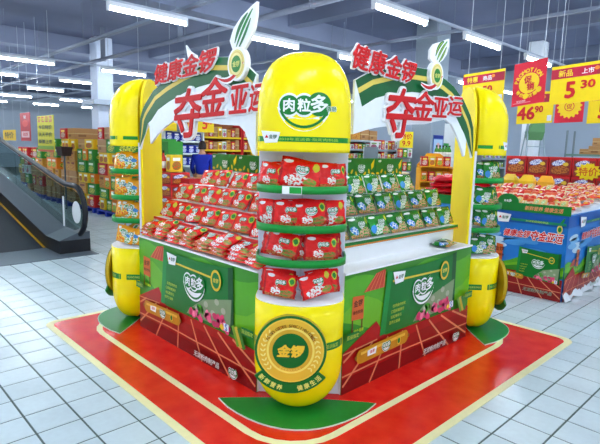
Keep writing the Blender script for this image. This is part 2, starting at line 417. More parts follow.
def panel_art(W, H):
    d = Draw()
    field_art(d, W, H, False, H * .37)
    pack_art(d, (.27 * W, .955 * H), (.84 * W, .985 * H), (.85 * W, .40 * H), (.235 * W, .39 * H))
    sausage_art(d, .10 * W, .285 * H, .41 * W, .305 * H, .062 * H)
    # maize at the right of the pouch
    for k in range(3): d.stroke([((.86 + .02 * k) * W, .5 * H), ((.90 + .02 * k) * W, .34 * H)], .02 * W, ((120, 170, 50), (200, 180, 60), (60, 140, 50))[k])
    d.text('无淀粉肉制产品', .665 * W, .072 * H, .055 * H, (225, 230, 225), shear=.25, out=(60, 90, 60), outw=.03)
    logo(d, .865 * W, .085 * H, .11 * H)
    for x0, x1 in ((0, .075 * W), (.925 * W, W)):
        d.rect(x0, .46 * H, x1, .53 * H, GRN); d.text('亚运指定', (x0 + x1) / 2, .495 * H, .035 * H, (210, 225, 90), bold=0)
    return d

# ================================================================== SETTING: floor
TS, TX0, TY0 = 0.25, 0.0441, 0.0453
MAT_X0, MAT_X1, MAT_Y0, MAT_Y1 = -4.84, -1.40, 1.40, 4.84
def floor_mat():
    m = bpy.data.materials.new('glazed_floor_tile'); m.use_nodes = True; nt = m.node_tree; b = nt.nodes['Principled BSDF']
    N = nt.nodes.new; K = nt.links.new
    g = N('ShaderNodeNewGeometry')
    a = N('ShaderNodeVectorMath'); a.operation = 'ADD'; a.inputs[1].default_value = (-TX0, -TY0, 0); K(g.outputs['Position'], a.inputs[0])
    s = N('ShaderNodeVectorMath'); s.operation = 'MULTIPLY'; s.inputs[1].default_value = (1 / TS, 1 / TS, 0); K(a.outputs[0], s.inputs[0])
    f = N('ShaderNodeVectorMath'); f.operation = 'FLOOR'; K(s.outputs[0], f.inputs[0])
    w = N('ShaderNodeTexWhiteNoise'); w.noise_dimensions = '2D'; K(f.outputs[0], w.inputs['Vector'])
    r = N('ShaderNodeValToRGB'); r.color_ramp.elements[0].color = lin((206, 224, 230)) + (1,); r.color_ramp.elements[1].color = lin((218, 234, 239)) + (1,)
    K(w.outputs['Value'], r.inputs[0])
    n = N('ShaderNodeTexNoise'); n.inputs['Scale'].default_value = 26; n.inputs['Detail'].default_value = 4; K(g.outputs['Position'], n.inputs['Vector'])
    n2 = N('ShaderNodeTexNoise'); n2.inputs['Scale'].default_value = 2.2; n2.inputs['Detail'].default_value = 3; K(g.outputs['Position'], n2.inputs['Vector'])
    cr = N('ShaderNodeMapRange'); cr.inputs[1].default_value = .3; cr.inputs[2].default_value = .75; cr.inputs[3].default_value = .90; cr.inputs[4].default_value = 1.04; K(n2.outputs['Fac'], cr.inputs[0])
    cr2 = N('ShaderNodeMapRange'); cr2.inputs[1].default_value = .3; cr2.inputs[2].default_value = .7; cr2.inputs[3].default_value = .96; cr2.inputs[4].default_value = 1.02; K(n.outputs['Fac'], cr2.inputs[0])
    mu = N('ShaderNodeMath'); mu.operation = 'MULTIPLY'; K(cr.outputs[0], mu.inputs[0]); K(cr2.outputs[0], mu.inputs[1])
    v = N('ShaderNodeVectorMath'); v.operation = 'SCALE'; K(r.outputs[0], v.inputs[0]); K(mu.outputs[0], v.inputs['Scale'])
    K(v.outputs[0], b.inputs['Base Color']); b.inputs['Roughness'].default_value = .22; b.inputs['Specular IOR Level'].default_value = .45
    return m
M_TILE = floor_mat(); M_GROUT = mat((84, 100, 98), .85, var=.2, scale=9)
floor = MB().box(-40, 6, -6, 24, -.12, -.003).build('floor', M_GROUT)
struct(floor, 'white glazed square floor tiles with dark grout across the hall', 'floor')
def tile_verts(x0, y0, g=.0052, bz=.0018):
    x1, y1 = x0 + TS, y0 + TS
    lo = [(x0 + g, y0 + g, -.004), (x1 - g, y0 + g, -.004), (x1 - g, y1 - g, -.004), (x0 + g, y1 - g, -.004)]
    hi = [(x0 + g + bz, y0 + g + bz, 0), (x1 - g - bz, y0 + g + bz, 0), (x1 - g - bz, y1 - g - bz, 0), (x0 + g + bz, y1 - g - bz, 0)]
    return lo + hi, [(4, 5, 6, 7), (0, 1, 5, 4), (1, 2, 6, 5), (2, 3, 7, 6), (3, 0, 4, 7), (3, 2, 1, 0)]
cells = []
for i in range(-110, 20):
    for j in range(-12, 78):
        cx, cy = TX0 + (i + .5) * TS, TY0 + (j + .5) * TS
        px, py = project((cx, cy, 0))
        d = (Vector((cx, cy, 0)) - CAM0).length
        hid = MAT_X0 + .1 < cx < MAT_X1 - .1 and MAT_Y0 + .1 < cy < MAT_Y1 - .1
        vis = 0 <= px <= 600 and 0 <= py <= 450 and not hid
        cells.append((0 if vis else 1, d, i, j))
cells.sort()
tile_me = None; rest = MB()
vs, fs = tile_verts(-TS / 2, -TS / 2); tile_me = MB().add(vs, fs).mesh('tile', M_TILE)
nt_ = 0
for vis, d, i, j in cells:
    if vis == 0 and nt_ < 300:
        t = obj('tile', tile_me, floor, (TX0 + (i + .5) * TS, TY0 + (j + .5) * TS, 0)); nt_ += 1
    else:
        vs, fs = tile_verts(TX0 + i * TS, TY0 + j * TS); rest.add(vs, fs[:5])
ft = rest.build('tile_field', M_TILE, floor); ft['kind'] = 'stuff'

# ------------------------------------------------------------------ ceiling, beams, walls
M_CEIL = mat((100, 109, 136), .85, var=.10, scale=1.5); M_BEAM = mat((112, 122, 146), .8, var=.08, scale=2)
CZ = 4.75
struct(MB().box(-40, 6, -6, 24, CZ, CZ + .2).build('ceiling', M_CEIL), 'grey painted concrete ceiling slab over the hall', 'ceiling')
k = 0
for x in (-2.6, -9.4, -16.2, -23.0):
    k += 1; struct(MB().box(x - .25, x + .25, -6, 20, CZ - .45, CZ - .003).build('trim_%d' % k, M_BEAM), 'deep concrete ceiling beam running away to the right, %s from the camera' % nth(k - 1), 'beam')
for y in (8.4, 12.4, 16.4):
    k += 1; struct(MB().box(-40, 6, y - .15, y + .15, CZ - .3, CZ - .003).build('trim_%d' % k, M_BEAM), 'shallow concrete cross beam of the ceiling, %s from the camera' % nth(k - 5), 'beam')
M_WALL = mat((168, 182, 198), .8, var=.04, scale=2)
struct(MB().box(-40, 6, 19.4, 19.6, -.02, CZ).build('wall_back', M_WALL), 'pale blue white wall behind the storage racks', 'wall')
struct(MB().box(-36.2, -36, -6, 19.4, -.02, CZ).build('wall_left', M_WALL), 'far pale wall at the end of the aisles', 'wall')

# ------------------------------------------------------------------ fluorescent lamps in rows
M_HOUS = mat((225, 232, 240), .4); M_TUBE = emis((238, 247, 255), TUBE_STRENGTH)
ROWS = [2.0, -1.3, -4.6, -7.55, -14.0, -17.4, -21.0, -25.2, -29.4]
LZ = 3.6
hous_me = MB().box(-.045, .045, 0, 1.3, .035, .10).mesh('housing', M_HOUS)
tube_me = MB().tube([(0, .03, 0), (0, 1.27, 0)], .022, 8).mesh('tube', M_TUBE, True)
end_me = MB().box(-.03, .03, -.015, .02, -.03, .10).mesh('end_socket', M_HOUS)
wire_me = MB().tube([(0, 0, .1), (0, 0, CZ - LZ)], .004, 5).mesh('hanger', mat((120, 130, 145), .6))
for ri, x in enumerate(ROWS):
    rail = MB().box(x - .02, x + .02, -5, 19, LZ + .1, LZ + .14).build('trim_%d' % (20 + ri), mat((175, 188, 205), .5))
    struct(rail, 'thin metal lamp trunking rail, %s row from the right' % nth(ri), 'rail')
    for j in range(9 if ri < 8 else 7):
        y = -4.4 + 2.5 * j + .06 * ri
        if ri in (0,) and j > 4: continue
        o = thing('fluorescent_lamp', 'fluorescent tube lamp, %s row from the right, %s lamp along it' % (nth(ri), nth(j)), 'ceiling lamp', (x, y, LZ), 0, 'fluorescent lamps in rows under the ceiling')
        obj('housing', hous_me, o); obj('tube', tube_me, o)
        obj('end_socket', end_me, o); obj('end_socket', end_me, o, (0, 1.295, 0))
        obj('hanger', wire_me, o, (0, .2, 0)); obj('hanger', wire_me, o, (0, 1.1, 0))
# cable trays on rods
M_TRAY = mat((112, 122, 140), .6)
for ti, (y, z) in enumerate(((4.65, 3.86), (9.6, 4.05))):
    o = thing('cable_tray', ('dark cable tray hung on paired rods at the upper left', 'dark cable tray hung on rods far above the promotion island')[ti], 'cable tray', (0, y, z))
    MB().box(-34, -1 if ti < 1 else 2, -.05, .05, 0, .05).build('tray', M_TRAY, o)
    rod = MB().tube([(0, 0, .05), (0, 0, CZ - z - .02)], .008, 5).mesh('rod', M_TRAY)
    for x in range(-30, 0, 3):
        for s in (-.05, .05): obj('rod', rod, o, (x + .2 + s * 3, s, 0))
pp = thing('ceiling_pipe', 'long pale pipe slung below the ceiling on the left', 'pipe', (0, 5.9, 3.9))
MB().tube([(-34, 0, 0), (-3, 0, 0)], .05, 10).build('pipe', mat((120, 128, 146), .5), pp, True)
for x in range(-30, -3, 4): MB().box(x, x + .03, -.06, .06, -.05, CZ - 3.92).build('bracket', M_TRAY, pp)

# ================================================================== THE RED FLOOR MAT
def rrect(x0, x1, y0, y1, r, n=6):
    pts = []
    for cx, cy, a in ((x1 - r, y1 - r, 0), (x0 + r, y1 - r, PI / 2), (x0 + r, y0 + r, PI), (x1 - r, y0 + r, 1.5 * PI)):
        pts += [(cx + r * math.cos(a + PI / 2 * i / n), cy + r * math.sin(a + PI / 2 * i / n)) for i in range(n + 1)]
    return pts
def ring_prism(mb, A, B, z0, z1):
    n = len(A); vs = [(p[0], p[1], z0) for p in A] + [(p[0], p[1], z1) for p in A] + [(p[0], p[1], z1) for p in B] + [(p[0], p[1], z0) for p in B]
    fs = []
    for i in range(n):
        j = (i + 1) % n
        fs += [(i, j, n + j, n + i), (n + i, n + j, 2 * n + j, 2 * n + i), (2 * n + i, 2 * n + j, 3 * n + j, 3 * n + i)]
    mb.add(vs, fs); return mb
def mat_red():
    m = bpy.data.materials.new('red_vinyl'); m.use_nodes = True; nt = m.node_tree; b = nt.nodes['Principled BSDF']
    N = nt.nodes.new; K = nt.links.new; tc = N('ShaderNodeTexCoord')
    n = N('ShaderNodeTexNoise'); n.inputs['Scale'].default_value = 7; n.inputs['Detail'].default_value = 5; K(tc.outputs['Object'], n.inputs['Vector'])
    r = N('ShaderNodeValToRGB'); e = r.color_ramp.elements
    e[0].position = .32; e[0].color = lin((226, 28, 20)) + (1,); e[1].position = .72; e[1].color = lin((240, 60, 40)) + (1,)
    K(n.outputs['Fac'], r.inputs[0]); K(r.outputs[0], b.inputs['Base Color'])
    n2 = N('ShaderNodeTexNoise'); n2.inputs['Scale'].default_value = 3.5; n2.inputs['Detail'].default_value = 3; K(tc.outputs['Object'], n2.inputs['Vector'])
    bp = N('ShaderNodeBump'); bp.inputs['Strength'].default_value = .25; bp.inputs['Distance'].default_value = .012; K(n2.outputs['Fac'], bp.inputs['Height']); K(bp.outputs[0], b.inputs['Normal'])
    b.inputs['Roughness'].default_value = .24; return m
fm = thing('floor_mat', 'big square red vinyl floor mat with cream stripes under the display', 'floor mat', (0, 0, .0005))
MB().prism(rrect(MAT_X0 + .03, MAT_X1 - .03, MAT_Y0 + .03, MAT_Y1 - .03, .1), 0, .003).build('sheet', mat_red(), fm)
M_CRM = mat(CREAM, .35, var=.08)
ring_prism(MB(), rrect(MAT_X0, MAT_X1, MAT_Y0, MAT_Y1, .12), rrect(MAT_X0 + .055, MAT_X1 - .055, MAT_Y0 + .055, MAT_Y1 - .055, .1), 0, .0038).build('border_stripe', M_CRM, fm)
ring_prism(MB(), rrect(-4.62, -1.79, 1.685, 4.52, .38), rrect(-4.57, -1.84, 1.735, 4.47, .33), .001, .0038).build('inner_stripe', M_CRM, fm)

# ================================================================== PILLARS
PA, PB_, PS = .283, .20, .13
def s_head(z):
    t = max(0, (z - 1.83) / .40); return max(0.0, 1 - min(1, t) ** 2.5) ** .4
def s_base(z):
    t = max(0, (.32 - z) / .31); return max(0.0, 1 - min(1, t) ** 2.2) ** (1 / 2.2)
def half_ring(z, s, b=PB_, n=18, back=0.0):
    """straight sides of depth PS, then a shallow bowed front"""
    s = max(s, .02)
    arc = [(PA * s * -math.cos(PI * i / n), -(PS + b * math.sin(PI * i / n)) * s + back, z) for i in range(n + 1)]
    return [(-PA * s, back, z)] + arc + [(PA * s, back, z)]
def surf(sf, b=PB_):
    def to(x, z, e):
        s = sf(z); a = PA * s; q = max(0, 1 - (x / a) ** 2) ** .5 if a > 0 else 0
        nx, ny = x / (a * a), -q * s * b / ((b * s) ** 2) if s > 0 else -1
        l = math.hypot(nx, ny) or 1
        return (x + nx / l * e, -(PS + b * q) * s + ny / l * e, z)
    return to
M_YEL = mat(YEL, .26, var=.02); M_GRN = mat((0, 150, 62), .35, var=.04); M_LAV = mat(LAV, .5, var=.02); M_WHITE = mat(WHT, .45, var=.02)
M_YBK = mat((250, 228, 0), .6, var=.05, scale=6)
def pillar(loc, rz, where, front):
    p = thing('display_pillar', 'capsule shaped yellow display pillar with curved shelves, %s' % where, 'display stand', loc, rz, 'yellow pillars of the sausage display')
    MB().rbox(-PA, PA, 0, .02, 0, 1.66, .003).build('back_board', M_LAV, p)
    dome = [(PA * s_head(z), z) for z in [1.83 + .40 * math.sin(PI / 2 * i / 14) for i in range(15)]]
    MB().prism([(-PA, 0), (PA, 0)] + dome + [(-x, z) for x, z in dome[::-1][1:]], .021, .04, lambda x, y, e: (x, e, y)).build('rear_panel', M_YBK, p)
    # rounded head
    zs = [1.628 + .0202 * i for i in range(11)] + [1.83 + .40 * math.sin(PI / 2 * i / 12) for i in range(1, 13)]
    h = MB().loft([half_ring(z, s_head(z), back=.0) for z in zs]).build('head', M_YEL, p)
    for f in h.data.polygons: f.use_smooth = abs(f.normal.y) < .999 and abs(f.normal.z) < .999
    BS = []
    d = Draw(.0006)
    d.rect(-.272, 1.685, .272, 1.715, (10, 145, 50), 30)
    d.text('2010年亚运会·指定肉制品', .03, 1.70, .017, (190, 225, 90), bold=.0, w=.34)
    brand_tag(d, -.19, 1.71, .115)
    d.build('band_print', surf(s_head), h)
    for sx in (-1, 1):
        MB().box(min(sx * PA, sx * (PA + .0012)), max(sx * PA, sx * (PA + .0012)), -PS, 0, 1.685, 1.715).build('band_side', mat((10, 145, 50), .4), h)
        d = Draw(.0006); d.rect(0, .43, PS, .48, (10, 140, 55)); d.text('亚运指定肉制品', PS / 2, .455, .02, (225, 232, 120), bold=0, w=PS * .9)
        BS.append((d, sx))
    d = Draw(.0006); logo(d, 0, 1.875, .25); d.text('香肠', .155, 1.875, .026, GRN, out=WHT); d.build('logo_print', surf(s_head), h)
    # curved shelves
    for z in (1.411, 1.179, .972):
        sh = MB().loft([half_ring(z - .022, .97), half_ring(z - .010, .97)]).build('shelf', M_WHITE, p)
        A = half_ring(0, 1.0); B = half_ring(0, .972); n = len(A)
        mb = MB(); vs = [(q[0], q[1], z - .025) for q in A] + [(q[0], q[1], z + .021) for q in A] + [(q[0], q[1], z + .021) for q in B] + [(q[0], q[1], z - .025) for q in B]
        fs = []
        for i in range(n - 1): fs += [(i + a * n, i + 1 + a * n, i + 1 + b * n, i + b * n) for a, b in ((0, 1), (1, 2), (2, 3), (3, 0))]
        mb.add(vs, fs).build('rim', M_GRN, sh, True)
        if front and z > 1.3:
            d = Draw(.0012); d.rect(-.115, z - .026, -.075, z + .02, WHT, 3); d.rect(-.075, z - .026, 0, z + .02, WHT, 5); d.rect(-.072, z - .022, -.003, z + .016, (30, 165, 70), 5)
            d.build('price_tag', surf(lambda q: 1.0), sh)
    MB().tube([(0, -.005, .72), (0, -.005, 1.6)], .006, 6).build('centre_joint', mat((205, 208, 222), .5), p)
    # base tub
    zs = [.01 + .31 * (1 - math.cos(PI / 2 * i / 12)) for i in range(13)] + [.42, .55, .715]
    b = MB().loft([[(q[0], q[1] - .17 * (1 - s_base(z)), q[2]) for q in half_ring(z, s_base(z), .215)] for z in zs]).build('base', M_YEL, p)
    for f in b.data.polygons: f.use_smooth = abs(f.normal.y) < .999 and abs(f.normal.z) < .999
    MB().loft([half_ring(.716, .985, .215), half_ring(.721, .985, .215)]).build('base_top', M_WHITE, b)
    d = Draw(.0008); d.rect(-.274, .43, .274, .48, (10, 140, 55), 34)
    for sx in (-.21, .19): d.text('2010亚运指定', sx, .455, .026, (215, 228, 100), bold=0, w=.11)
    d.build('band_print', surf(lambda z: 1.0, .215), b)
    for d, sx in BS: d.build('band_side_print', (lambda x, y, e: (PA + .0005 + e, -PS + x, y)) if sx > 0 else (lambda x, y, e: (-PA - .0005 - e, -x, y)), b)
    # medallion
    mx, mz, R = -.042, .455, .217
    md = MB().loft([[(mx + R * r * math.cos(2 * PI * i / 40), y, mz + R * r * math.sin(2 * PI * i / 40)) for i in range(40)] for r, y in ((1, -.338), (1, -.364), (.97, -.37))]).build('medallion', mat((196, 172, 40), .4), p)
    to = lambda x, y, e: (mx + x, -.37 - e, mz + y)
    d = Draw(.0012)
    d.ell(0, 0, .99 * R, .99 * R, (0, 118, 50), 44); d.ell(0, 0, .92 * R, .92 * R, (246, 212, 84), 44); d.ell(0, 0, .88 * R, .88 * R, (236, 196, 66), 44)
    d.arc(0, 0, .60 * R, .66 * R, 0, 2 * PI, (252, 230, 120), 44); d.arc(0, 0, .50 * R, .60 * R, 0, 2 * PI, (226, 182, 52), 44)
    for s in (0, PI):
        for i in range(9):
            a = s - .75 + i * .185
            for o in (-.05, .05): d.ell(.76 * R * math.cos(a) * (1 + o), .76 * R * math.sin(a) * (1 + o), .055 * R, .022 * R, (253, 236, 150), 8, a + PI / 2 + (o * 14)); d.lv -= 1
    d.lv += 1
    d.ell(0, 0, .5 * R, .5 * R, (0, 118, 45), 40)
    d.arctext('Asian Games specified meat', 0, 0, .715 * R, PI / 2, .085 * R, (150, 105, 10), .088, bold=.01)
    d.arctext('亚运会指定肉制品', 0, 0, .55 * R, 1.5 * PI, .06 * R, (250, 225, 110), .14, bold=0, flip=True)
    d.text('金锣', 0, 0, .34 * R, (245, 205, 60), shear=.15, bold=.05, out=(0, 70, 30), outw=.03)
    d.build('medal_print', to, md)
    rb = MB(); vs = []
    n = 20; A0, A1 = 1.5 * PI - .92, 1.5 * PI + .92
    for i in range(n + 1):
        a = A0 + (A1 - A0) * i / n
        for r, y in ((.97, -.362), (1.24, -.362), (1.24, -.376), (.97, -.376)): vs.append((mx + R * r * math.cos(a), y, mz + R * r * math.sin(a)))
    fs = [(0, 1, 2, 3), (4 * n, 4 * n + 3, 4 * n + 2, 4 * n + 1)]
    for i in range(n): fs += [(4 * i + q, 4 * i + (q + 1) % 4, 4 * i + 4 + (q + 1) % 4, 4 * i + 4 + q) for q in range(4)]
    rb = rb.add(vs, fs).build('ribbon', mat((0, 125, 50), .4), md)
    d = Draw(.001); d.arctext('新鲜营养  健康生活', 0, 0, 1.10 * R, 1.5 * PI, .15 * R, (235, 232, 130), .175, bold=.03, flip=True)
    d.build('ribbon_lettering', lambda x, y, e: (mx + x, -.376 - e, mz + y), rb)
    return p
PIL = {'front': ((-2.325, 2.255, .005), PI / 4), 'left': ((-4.395, 2.255, .005), -PI / 4), 'right': ((-2.325, 4.345, .005), 3 * PI / 4)}
pillar(*PIL['front'], 'at the front corner nearest the camera', True)
pillar(*PIL['left'], 'at the left corner towards the escalator', False)
pillar(*PIL['right'], 'at the right corner beside the promotion island', False)
# leaf shaped floor pieces
def leaf_floor(loc, rz, L, Wd, where):
    pts = []
    n = 14
    for i in range(n + 1):
        t = i / n; pts.append((L * (t - .5), -Wd * .62 * math.sin(PI * t) ** .8))
    for i in range(1, n):
        t = 1 - i / n; pts.append((L * (t - .5), Wd * .06 * math.sin(PI * t) ** .9))
    o = thing('floor_leaf', 'green leaf shaped floor board %s' % where, 'floor board', (loc[0], loc[1], .0048), rz, 'green leaf boards at the pillar feet')
    MB().prism(pts, 0, .008).build('board', mat((20, 140, 56), .3, var=.12, scale=30), o)
    edge = [(p[0] * 1.008, p[1] * 1.012) for p in pts]
    ring_prism(MB(), edge, pts, 0, .0082).build('edge', mat((215, 225, 210), .5), o)
for w_, (l_, r_) in PIL.items():
    n_ = (math.sin(r_), -math.cos(r_))
    leaf_floor((l_[0] + n_[0] * .12, l_[1] + n_[1] * .12), r_, 1.03 if w_ == 'front' else 1.0, .56 if w_ == 'front' else .60, 'under the %s pillar' % w_)

# ================================================================== COUNTERS with stepped tiers
M_RRAIL = mat((206, 40, 34), .35); M_ORAIL = mat((226, 140, 60), .4); M_GRAIL = mat((10, 125, 50), .35)
def clip_poly(d0, side, d1=.84, L=1.69):
    if side == 'left':
        p = [(0, d0)]
        if d0 < .40: p += [(L, d0), (L, .40)]
        else: p += [(2.09 - d0, d0)]
        return p + [(2.09 - d1, d1), (0, d1)]
    p = [(L, d0), (L, d1), (d1 - .40, d1)]
    if d0 < .40: p += [(0.0, .40), (0.0, d0)]
    else: p += [(d0 - .40, d0)]
    return p
STEPS = [(.15, 1.0), (.29, 1.15), (.47, 1.285)]
def counter(side, loc, rz, label):
    c = thing('display_counter', label, 'display counter', loc, rz, 'printed counters of the sausage display')
    L = 1.69
    MB().prism(clip_poly(.02, side), .02, .832).build('body', M_WHITE, c)
    MB().rbox(0, L, 0, .02, 0, .835, .003).build('front_panel', M_WHITE, c)
    MB().prism(clip_poly(-.012, side), .833, .846).build('ledge', M_WHITE, c)
    panel_art(L, .83).build('panel_print', FLAT, c, .3)
    zprev = .846
    for k, (d, z) in enumerate(STEPS):
        MB().prism(clip_poly(d + .035, side), zprev, z - .012).build('riser', M_WHITE, c)
        pl = MB().prism(clip_poly(d, side), z - .011, z).build('tier', M_WHITE, c)
        x0, x1 = (0, min(L, 2.09 - d)) if side == 'left' else (max(0, d - .40), L)
        MB().box(x0, x1, d - .006, d - .001, z - .028, z + .006).build('rail', M_RRAIL if side == 'left' else M_GRAIL, pl)
        MB().box(x0, x1, d - .008, d - .0065, z - .026, z - .016).build('price_strip', mat((240, 190, 180), .4) if side == 'left' else M_ORAIL, pl)
        zprev = z + .0005
    # back core and header cards
    x0, x1 = (.0, 1.27) if side == 'left' else (.42, L)
    MB().box(x0 + (.25 if side == 'left' else 0), x1 - (0 if side == 'left' else .25), .80, .835, zprev, 1.44).build('core_board', M_WHITE, c)
    hx0, hx1 = (0, 1.27) if side == 'left' else (.42, L)
    n = 3
    for i in range(n):
        a = hx0 + (hx1 - hx0) * i / n; b = hx0 + (hx1 - hx0) * (i + 1) / n
        hc = MB().rbox(a + .002, b - .002, .775, .79, 1.42, 1.575, .003).build('header_card', mat((30, 120, 50), .4, var=.3, scale=30), c)
        d_ = Draw(.001); w = b - a; m_ = (a + b) / 2
        d_.rect(a + .004, 1.424, b - .004, 1.57, (36, 124, 52))
        for q in range(7): d_.ell(a + w * (.08 + .14 * q), 1.438 + .02 * (q % 2), .024, .012, (225, 190, 40), 8, q); d_.lv -= 1
        d_.lv += 1
        d_.poly([(b - .07, 1.52), (b - .02, 1.57), (b - .03, 1.50), (b - .06, 1.47)], (235, 200, 30))
        logo(d_, m_ + .01, 1.49, .085); d_.text('金锣', a + .05, 1.55, .02, WHT)
        d_.build('card_print', lambda x, y, e: (x, .775 - e, y), hc)
    return c
counter('left', (-4.20, 2.05, .005), 0, 'display counter with green printed panel and tiers of red pouches')
counter('right', (-2.11, 2.45, .005), PI / 2, 'display counter with green printed panel, white ledge and tiers of green pouches')

# ================================================================== ARCH SIGNS
def arch(loc, rz, label, outer, inner, band, gold, big, small, medal, leaf, seed, taper=None):
    a = thing('arch_sign', label, 'sign', loc, rz, 'arched header signs of the display')
    outline = outer + inner[::-1]
    MB().prism(outline, 0, .018, FLAT).build('board', mat((238, 244, 250), .4), a)
    d = Draw(.0008)
    # green outer band and gold stripe following the outer edge
    n = len(outer)
    def off(t):
        r = []
        for i, p in enumerate(outer):
            q = outer[max(0, i - 1)]; w = outer[min(n - 1, i + 1)]; dx, dy = w[0] - q[0], w[1] - q[1]; l = math.hypot(dx, dy)
            f_ = taper[i] if taper else 1.0
            r.append((p[0] + dy / l * t * f_, p[1] - dx / l * t * f_))
        return r
    def strip(t0, t1, col):
        A, B = off(t0), off(t1); vs = [(p[0], p[1], 0) for p in A] + [(p[0], p[1], 0) for p in B]
        d._put(vs, [(i, i + 1, n + i + 1, n + i) for i in range(n - 1)], col)
    strip(.002, band * 1.15, (0, 104, 56)); strip(band * .36, band * .58, gold)
    d.build('band_print', lambda x, y, e: (x, -.018 - e, y), a)
    # big lettering boards
    ls = MB(); 
    def letters(name, body, cx, cy, h, w, shear, slope, depth, bold, outw):
        g = text_geo(body, bold); _, _, x0, x1, y0, y1 = g
        sy = h / (y1 - y0); sx = w / (x1 - x0)
        def place(vs, z0):
            r = []
            for x, y, z in vs:
                p = (x - (x0 + x1) / 2) * sx; q = (y - (y0 + y1) / 2) * sy; p += shear * q
                r.append((cx + p, z0 - z * sy, cy + q + slope * p))
            return r
        vs, fs = text_geo(body, bold + outw, .03)[:2]
        bk = MB().add(place(vs, depth), fs).build(name + '_outline', mat(WHT, .4), a)
        vs, fs = text_geo(body, bold, .008)[:2]
        MB().add(place(vs, depth - .03 * sy - .006), fs).build(name, mat((208, 22, 32), .55), bk)
    for ch, cx, cy, h, w, sh in big: letters('lettering', ch, cx, cy, h, w, sh, 0.03, -.030, .02, .048)
    body, cx, cy, h, w, sl = small; letters('lettering', body, cx, cy, h, w, .22, sl, -.034, .025, .042)
    # red swoosh from the gold character to the medal, and a white petal behind the small lettering
    gx, gz = medal[0], medal[1]
    pts = [(gx - .20 + .034 * i, gz - .075 - .055 * math.sin(PI * i / 8) + .010 * i) for i in range(9)]
    d = Draw(.0008); d.stroke(pts, [.034 * math.sin(PI * (i + .8) / 9.6) + .012 for i in range(9)], WHT); d.stroke(pts, [.02 * math.sin(PI * (i + .6) / 9.4) + .004 for i in range(9)], (208, 22, 32))
    d.build('swoosh', lambda x, y, e: (x, -.049 - e, y), a)
    if not seed: MB().prism([(.85, 2.375), (.905, 2.325), (.99, 2.29), (.99, 2.23), (.90, 2.24), (.87, 2.30)], .005, .02, FLAT).build('petal', mat(WHT, .4), a)
    # medal
    mx, mz, rx, rz_ = medal
    md = MB().loft([[(mx + rx * r * math.cos(2 * PI * i / 28), y, mz + rz_ * r * math.sin(2 * PI * i / 28)) for i in range(28)] for r, y in ((1.18, -.012), (1.18, -.045), (1.15, -.048))]).build('medal', mat(WHT, .4), a)
    d = Draw(.001); d.ell(0, 0, rx, rz_, (236, 222, 150)); d.ell(0, 0, rx * .86, rz_ * .86, (222, 200, 110)); d.ell(0, 0, rx * .78, rz_ * .78, (240, 228, 160)); d.ell(0, 0, rx * .58, rz_ * .58, (40, 140, 60)); d.text('金锣', 0, 0, rx * .42, (225, 225, 130))
    d.build('medal_print', lambda x, y, e: (mx + x, -.048 - e, mz + y), md)
    # leaf plume rising from the medal
    lf = MB().prism(leaf, .014, .034, FLAT).build('leaf_plume', mat(WHT, .4), a)
    d = Draw(.001)
    bx, bz = leaf[0]; tx, tz = max(leaf, key=lambda p: p[1])
    wdt = max(p[0] for p in leaf) - min(p[0] for p in leaf); hh = tz - bz
    ax = Vector((tx - bx, tz - bz)); al = ax.length; ax /= al; nx_ = Vector((-ax.y, ax.x))
    for o, t0, t1, ww, col in ((.034, .16, .74, .030, (0, 120, 60)), (.004, .12, .86, .024, (20, 140, 66)), (-.026, .14, .72, .022, (0, 118, 60))):
        pts = []; ws = []
        for i in range(9):
            t = t0 + (t1 - t0) * i / 8; q = Vector((bx, bz)) + ax * al * t + nx_ * (o * math.sin(PI * min(1, .12 + t * .9)) * 1.25 + .012 * math.sin(PI * t))
            pts.append((q.x, q.y)); ws.append(ww * math.sin(PI * (i + .5) / 9.2) ** .8)
        d.stroke(pts, ws, col)
        if seed: d.stroke(pts[1:8], .005, (200, 220, 90))
    d.build('leaf_print', lambda x, y, e: (x, -.034 - e, y), lf)
    return a
oL = [(.09, 1.63), (.095, 1.75), (.11, 1.87), (.16, 1.945), (.21, 1.99), (.35, 2.085), (.55, 2.15), (.8, 2.21), (1.0, 2.24), (1.2, 2.255), (1.4, 2.235), (1.55, 2.18), (1.67, 2.10)]
iL = [(.10, 1.61), (.135, 1.69), (.19, 1.76), (.255, 1.83), (.275, 1.80), (.285, 1.66), (.41, 1.74), (.54, 1.80), (.66, 1.84), (1.0, 1.83), (1.3, 1.80), (1.50, 1.79), (1.56, 1.75), (1.60, 1.68), (1.64, 1.61), (1.67, 1.60)]
arch((-4.20, 2.045, 0), 0, 'white arched header sign with red lettering above the red pouches', oL, iL, .15, (222, 196, 92),
     [('夺', .90, 1.885, .34, .36, .18), ('金', 1.24, 1.985, .25, .30, .18), ('亚', 1.52, 1.955, .17, .18, .15), ('运', 1.695, 1.955, .16, .12, .15)],
     ('健康金锣', .84, 2.215, .145, .84, .05), (1.505, 2.175, .085, .09),
     [(1.46, 2.24), (1.41, 2.33), (1.45, 2.40), (1.53, 2.46), (1.64, 2.51), (1.685, 2.525), (1.68, 2.44), (1.66, 2.37), (1.61, 2.30), (1.55, 2.25)], 0, [.05, .62, .85, .95] + [1.0] * 9)
oR = [(0, 2.08), (.15, 2.15), (.35, 2.20), (.6, 2.235), (.8, 2.24), (1.03, 2.20), (1.17, 2.155), (1.33, 2.07), (1.46, 1.955), (1.52, 1.86), (1.54, 1.75), (1.545, 1.62)]
iR = [(0, 1.75), (.12, 1.78), (.23, 1.80), (.48, 1.83), (.79, 1.85), (.95, 1.88), (1.08, 1.90), (1.17, 1.87), (1.24, 1.81), (1.31, 1.74), (1.40, 1.62), (1.415, 1.63), (1.42, 1.79), (1.46, 1.74), (1.50, 1.68), (1.535, 1.61)]
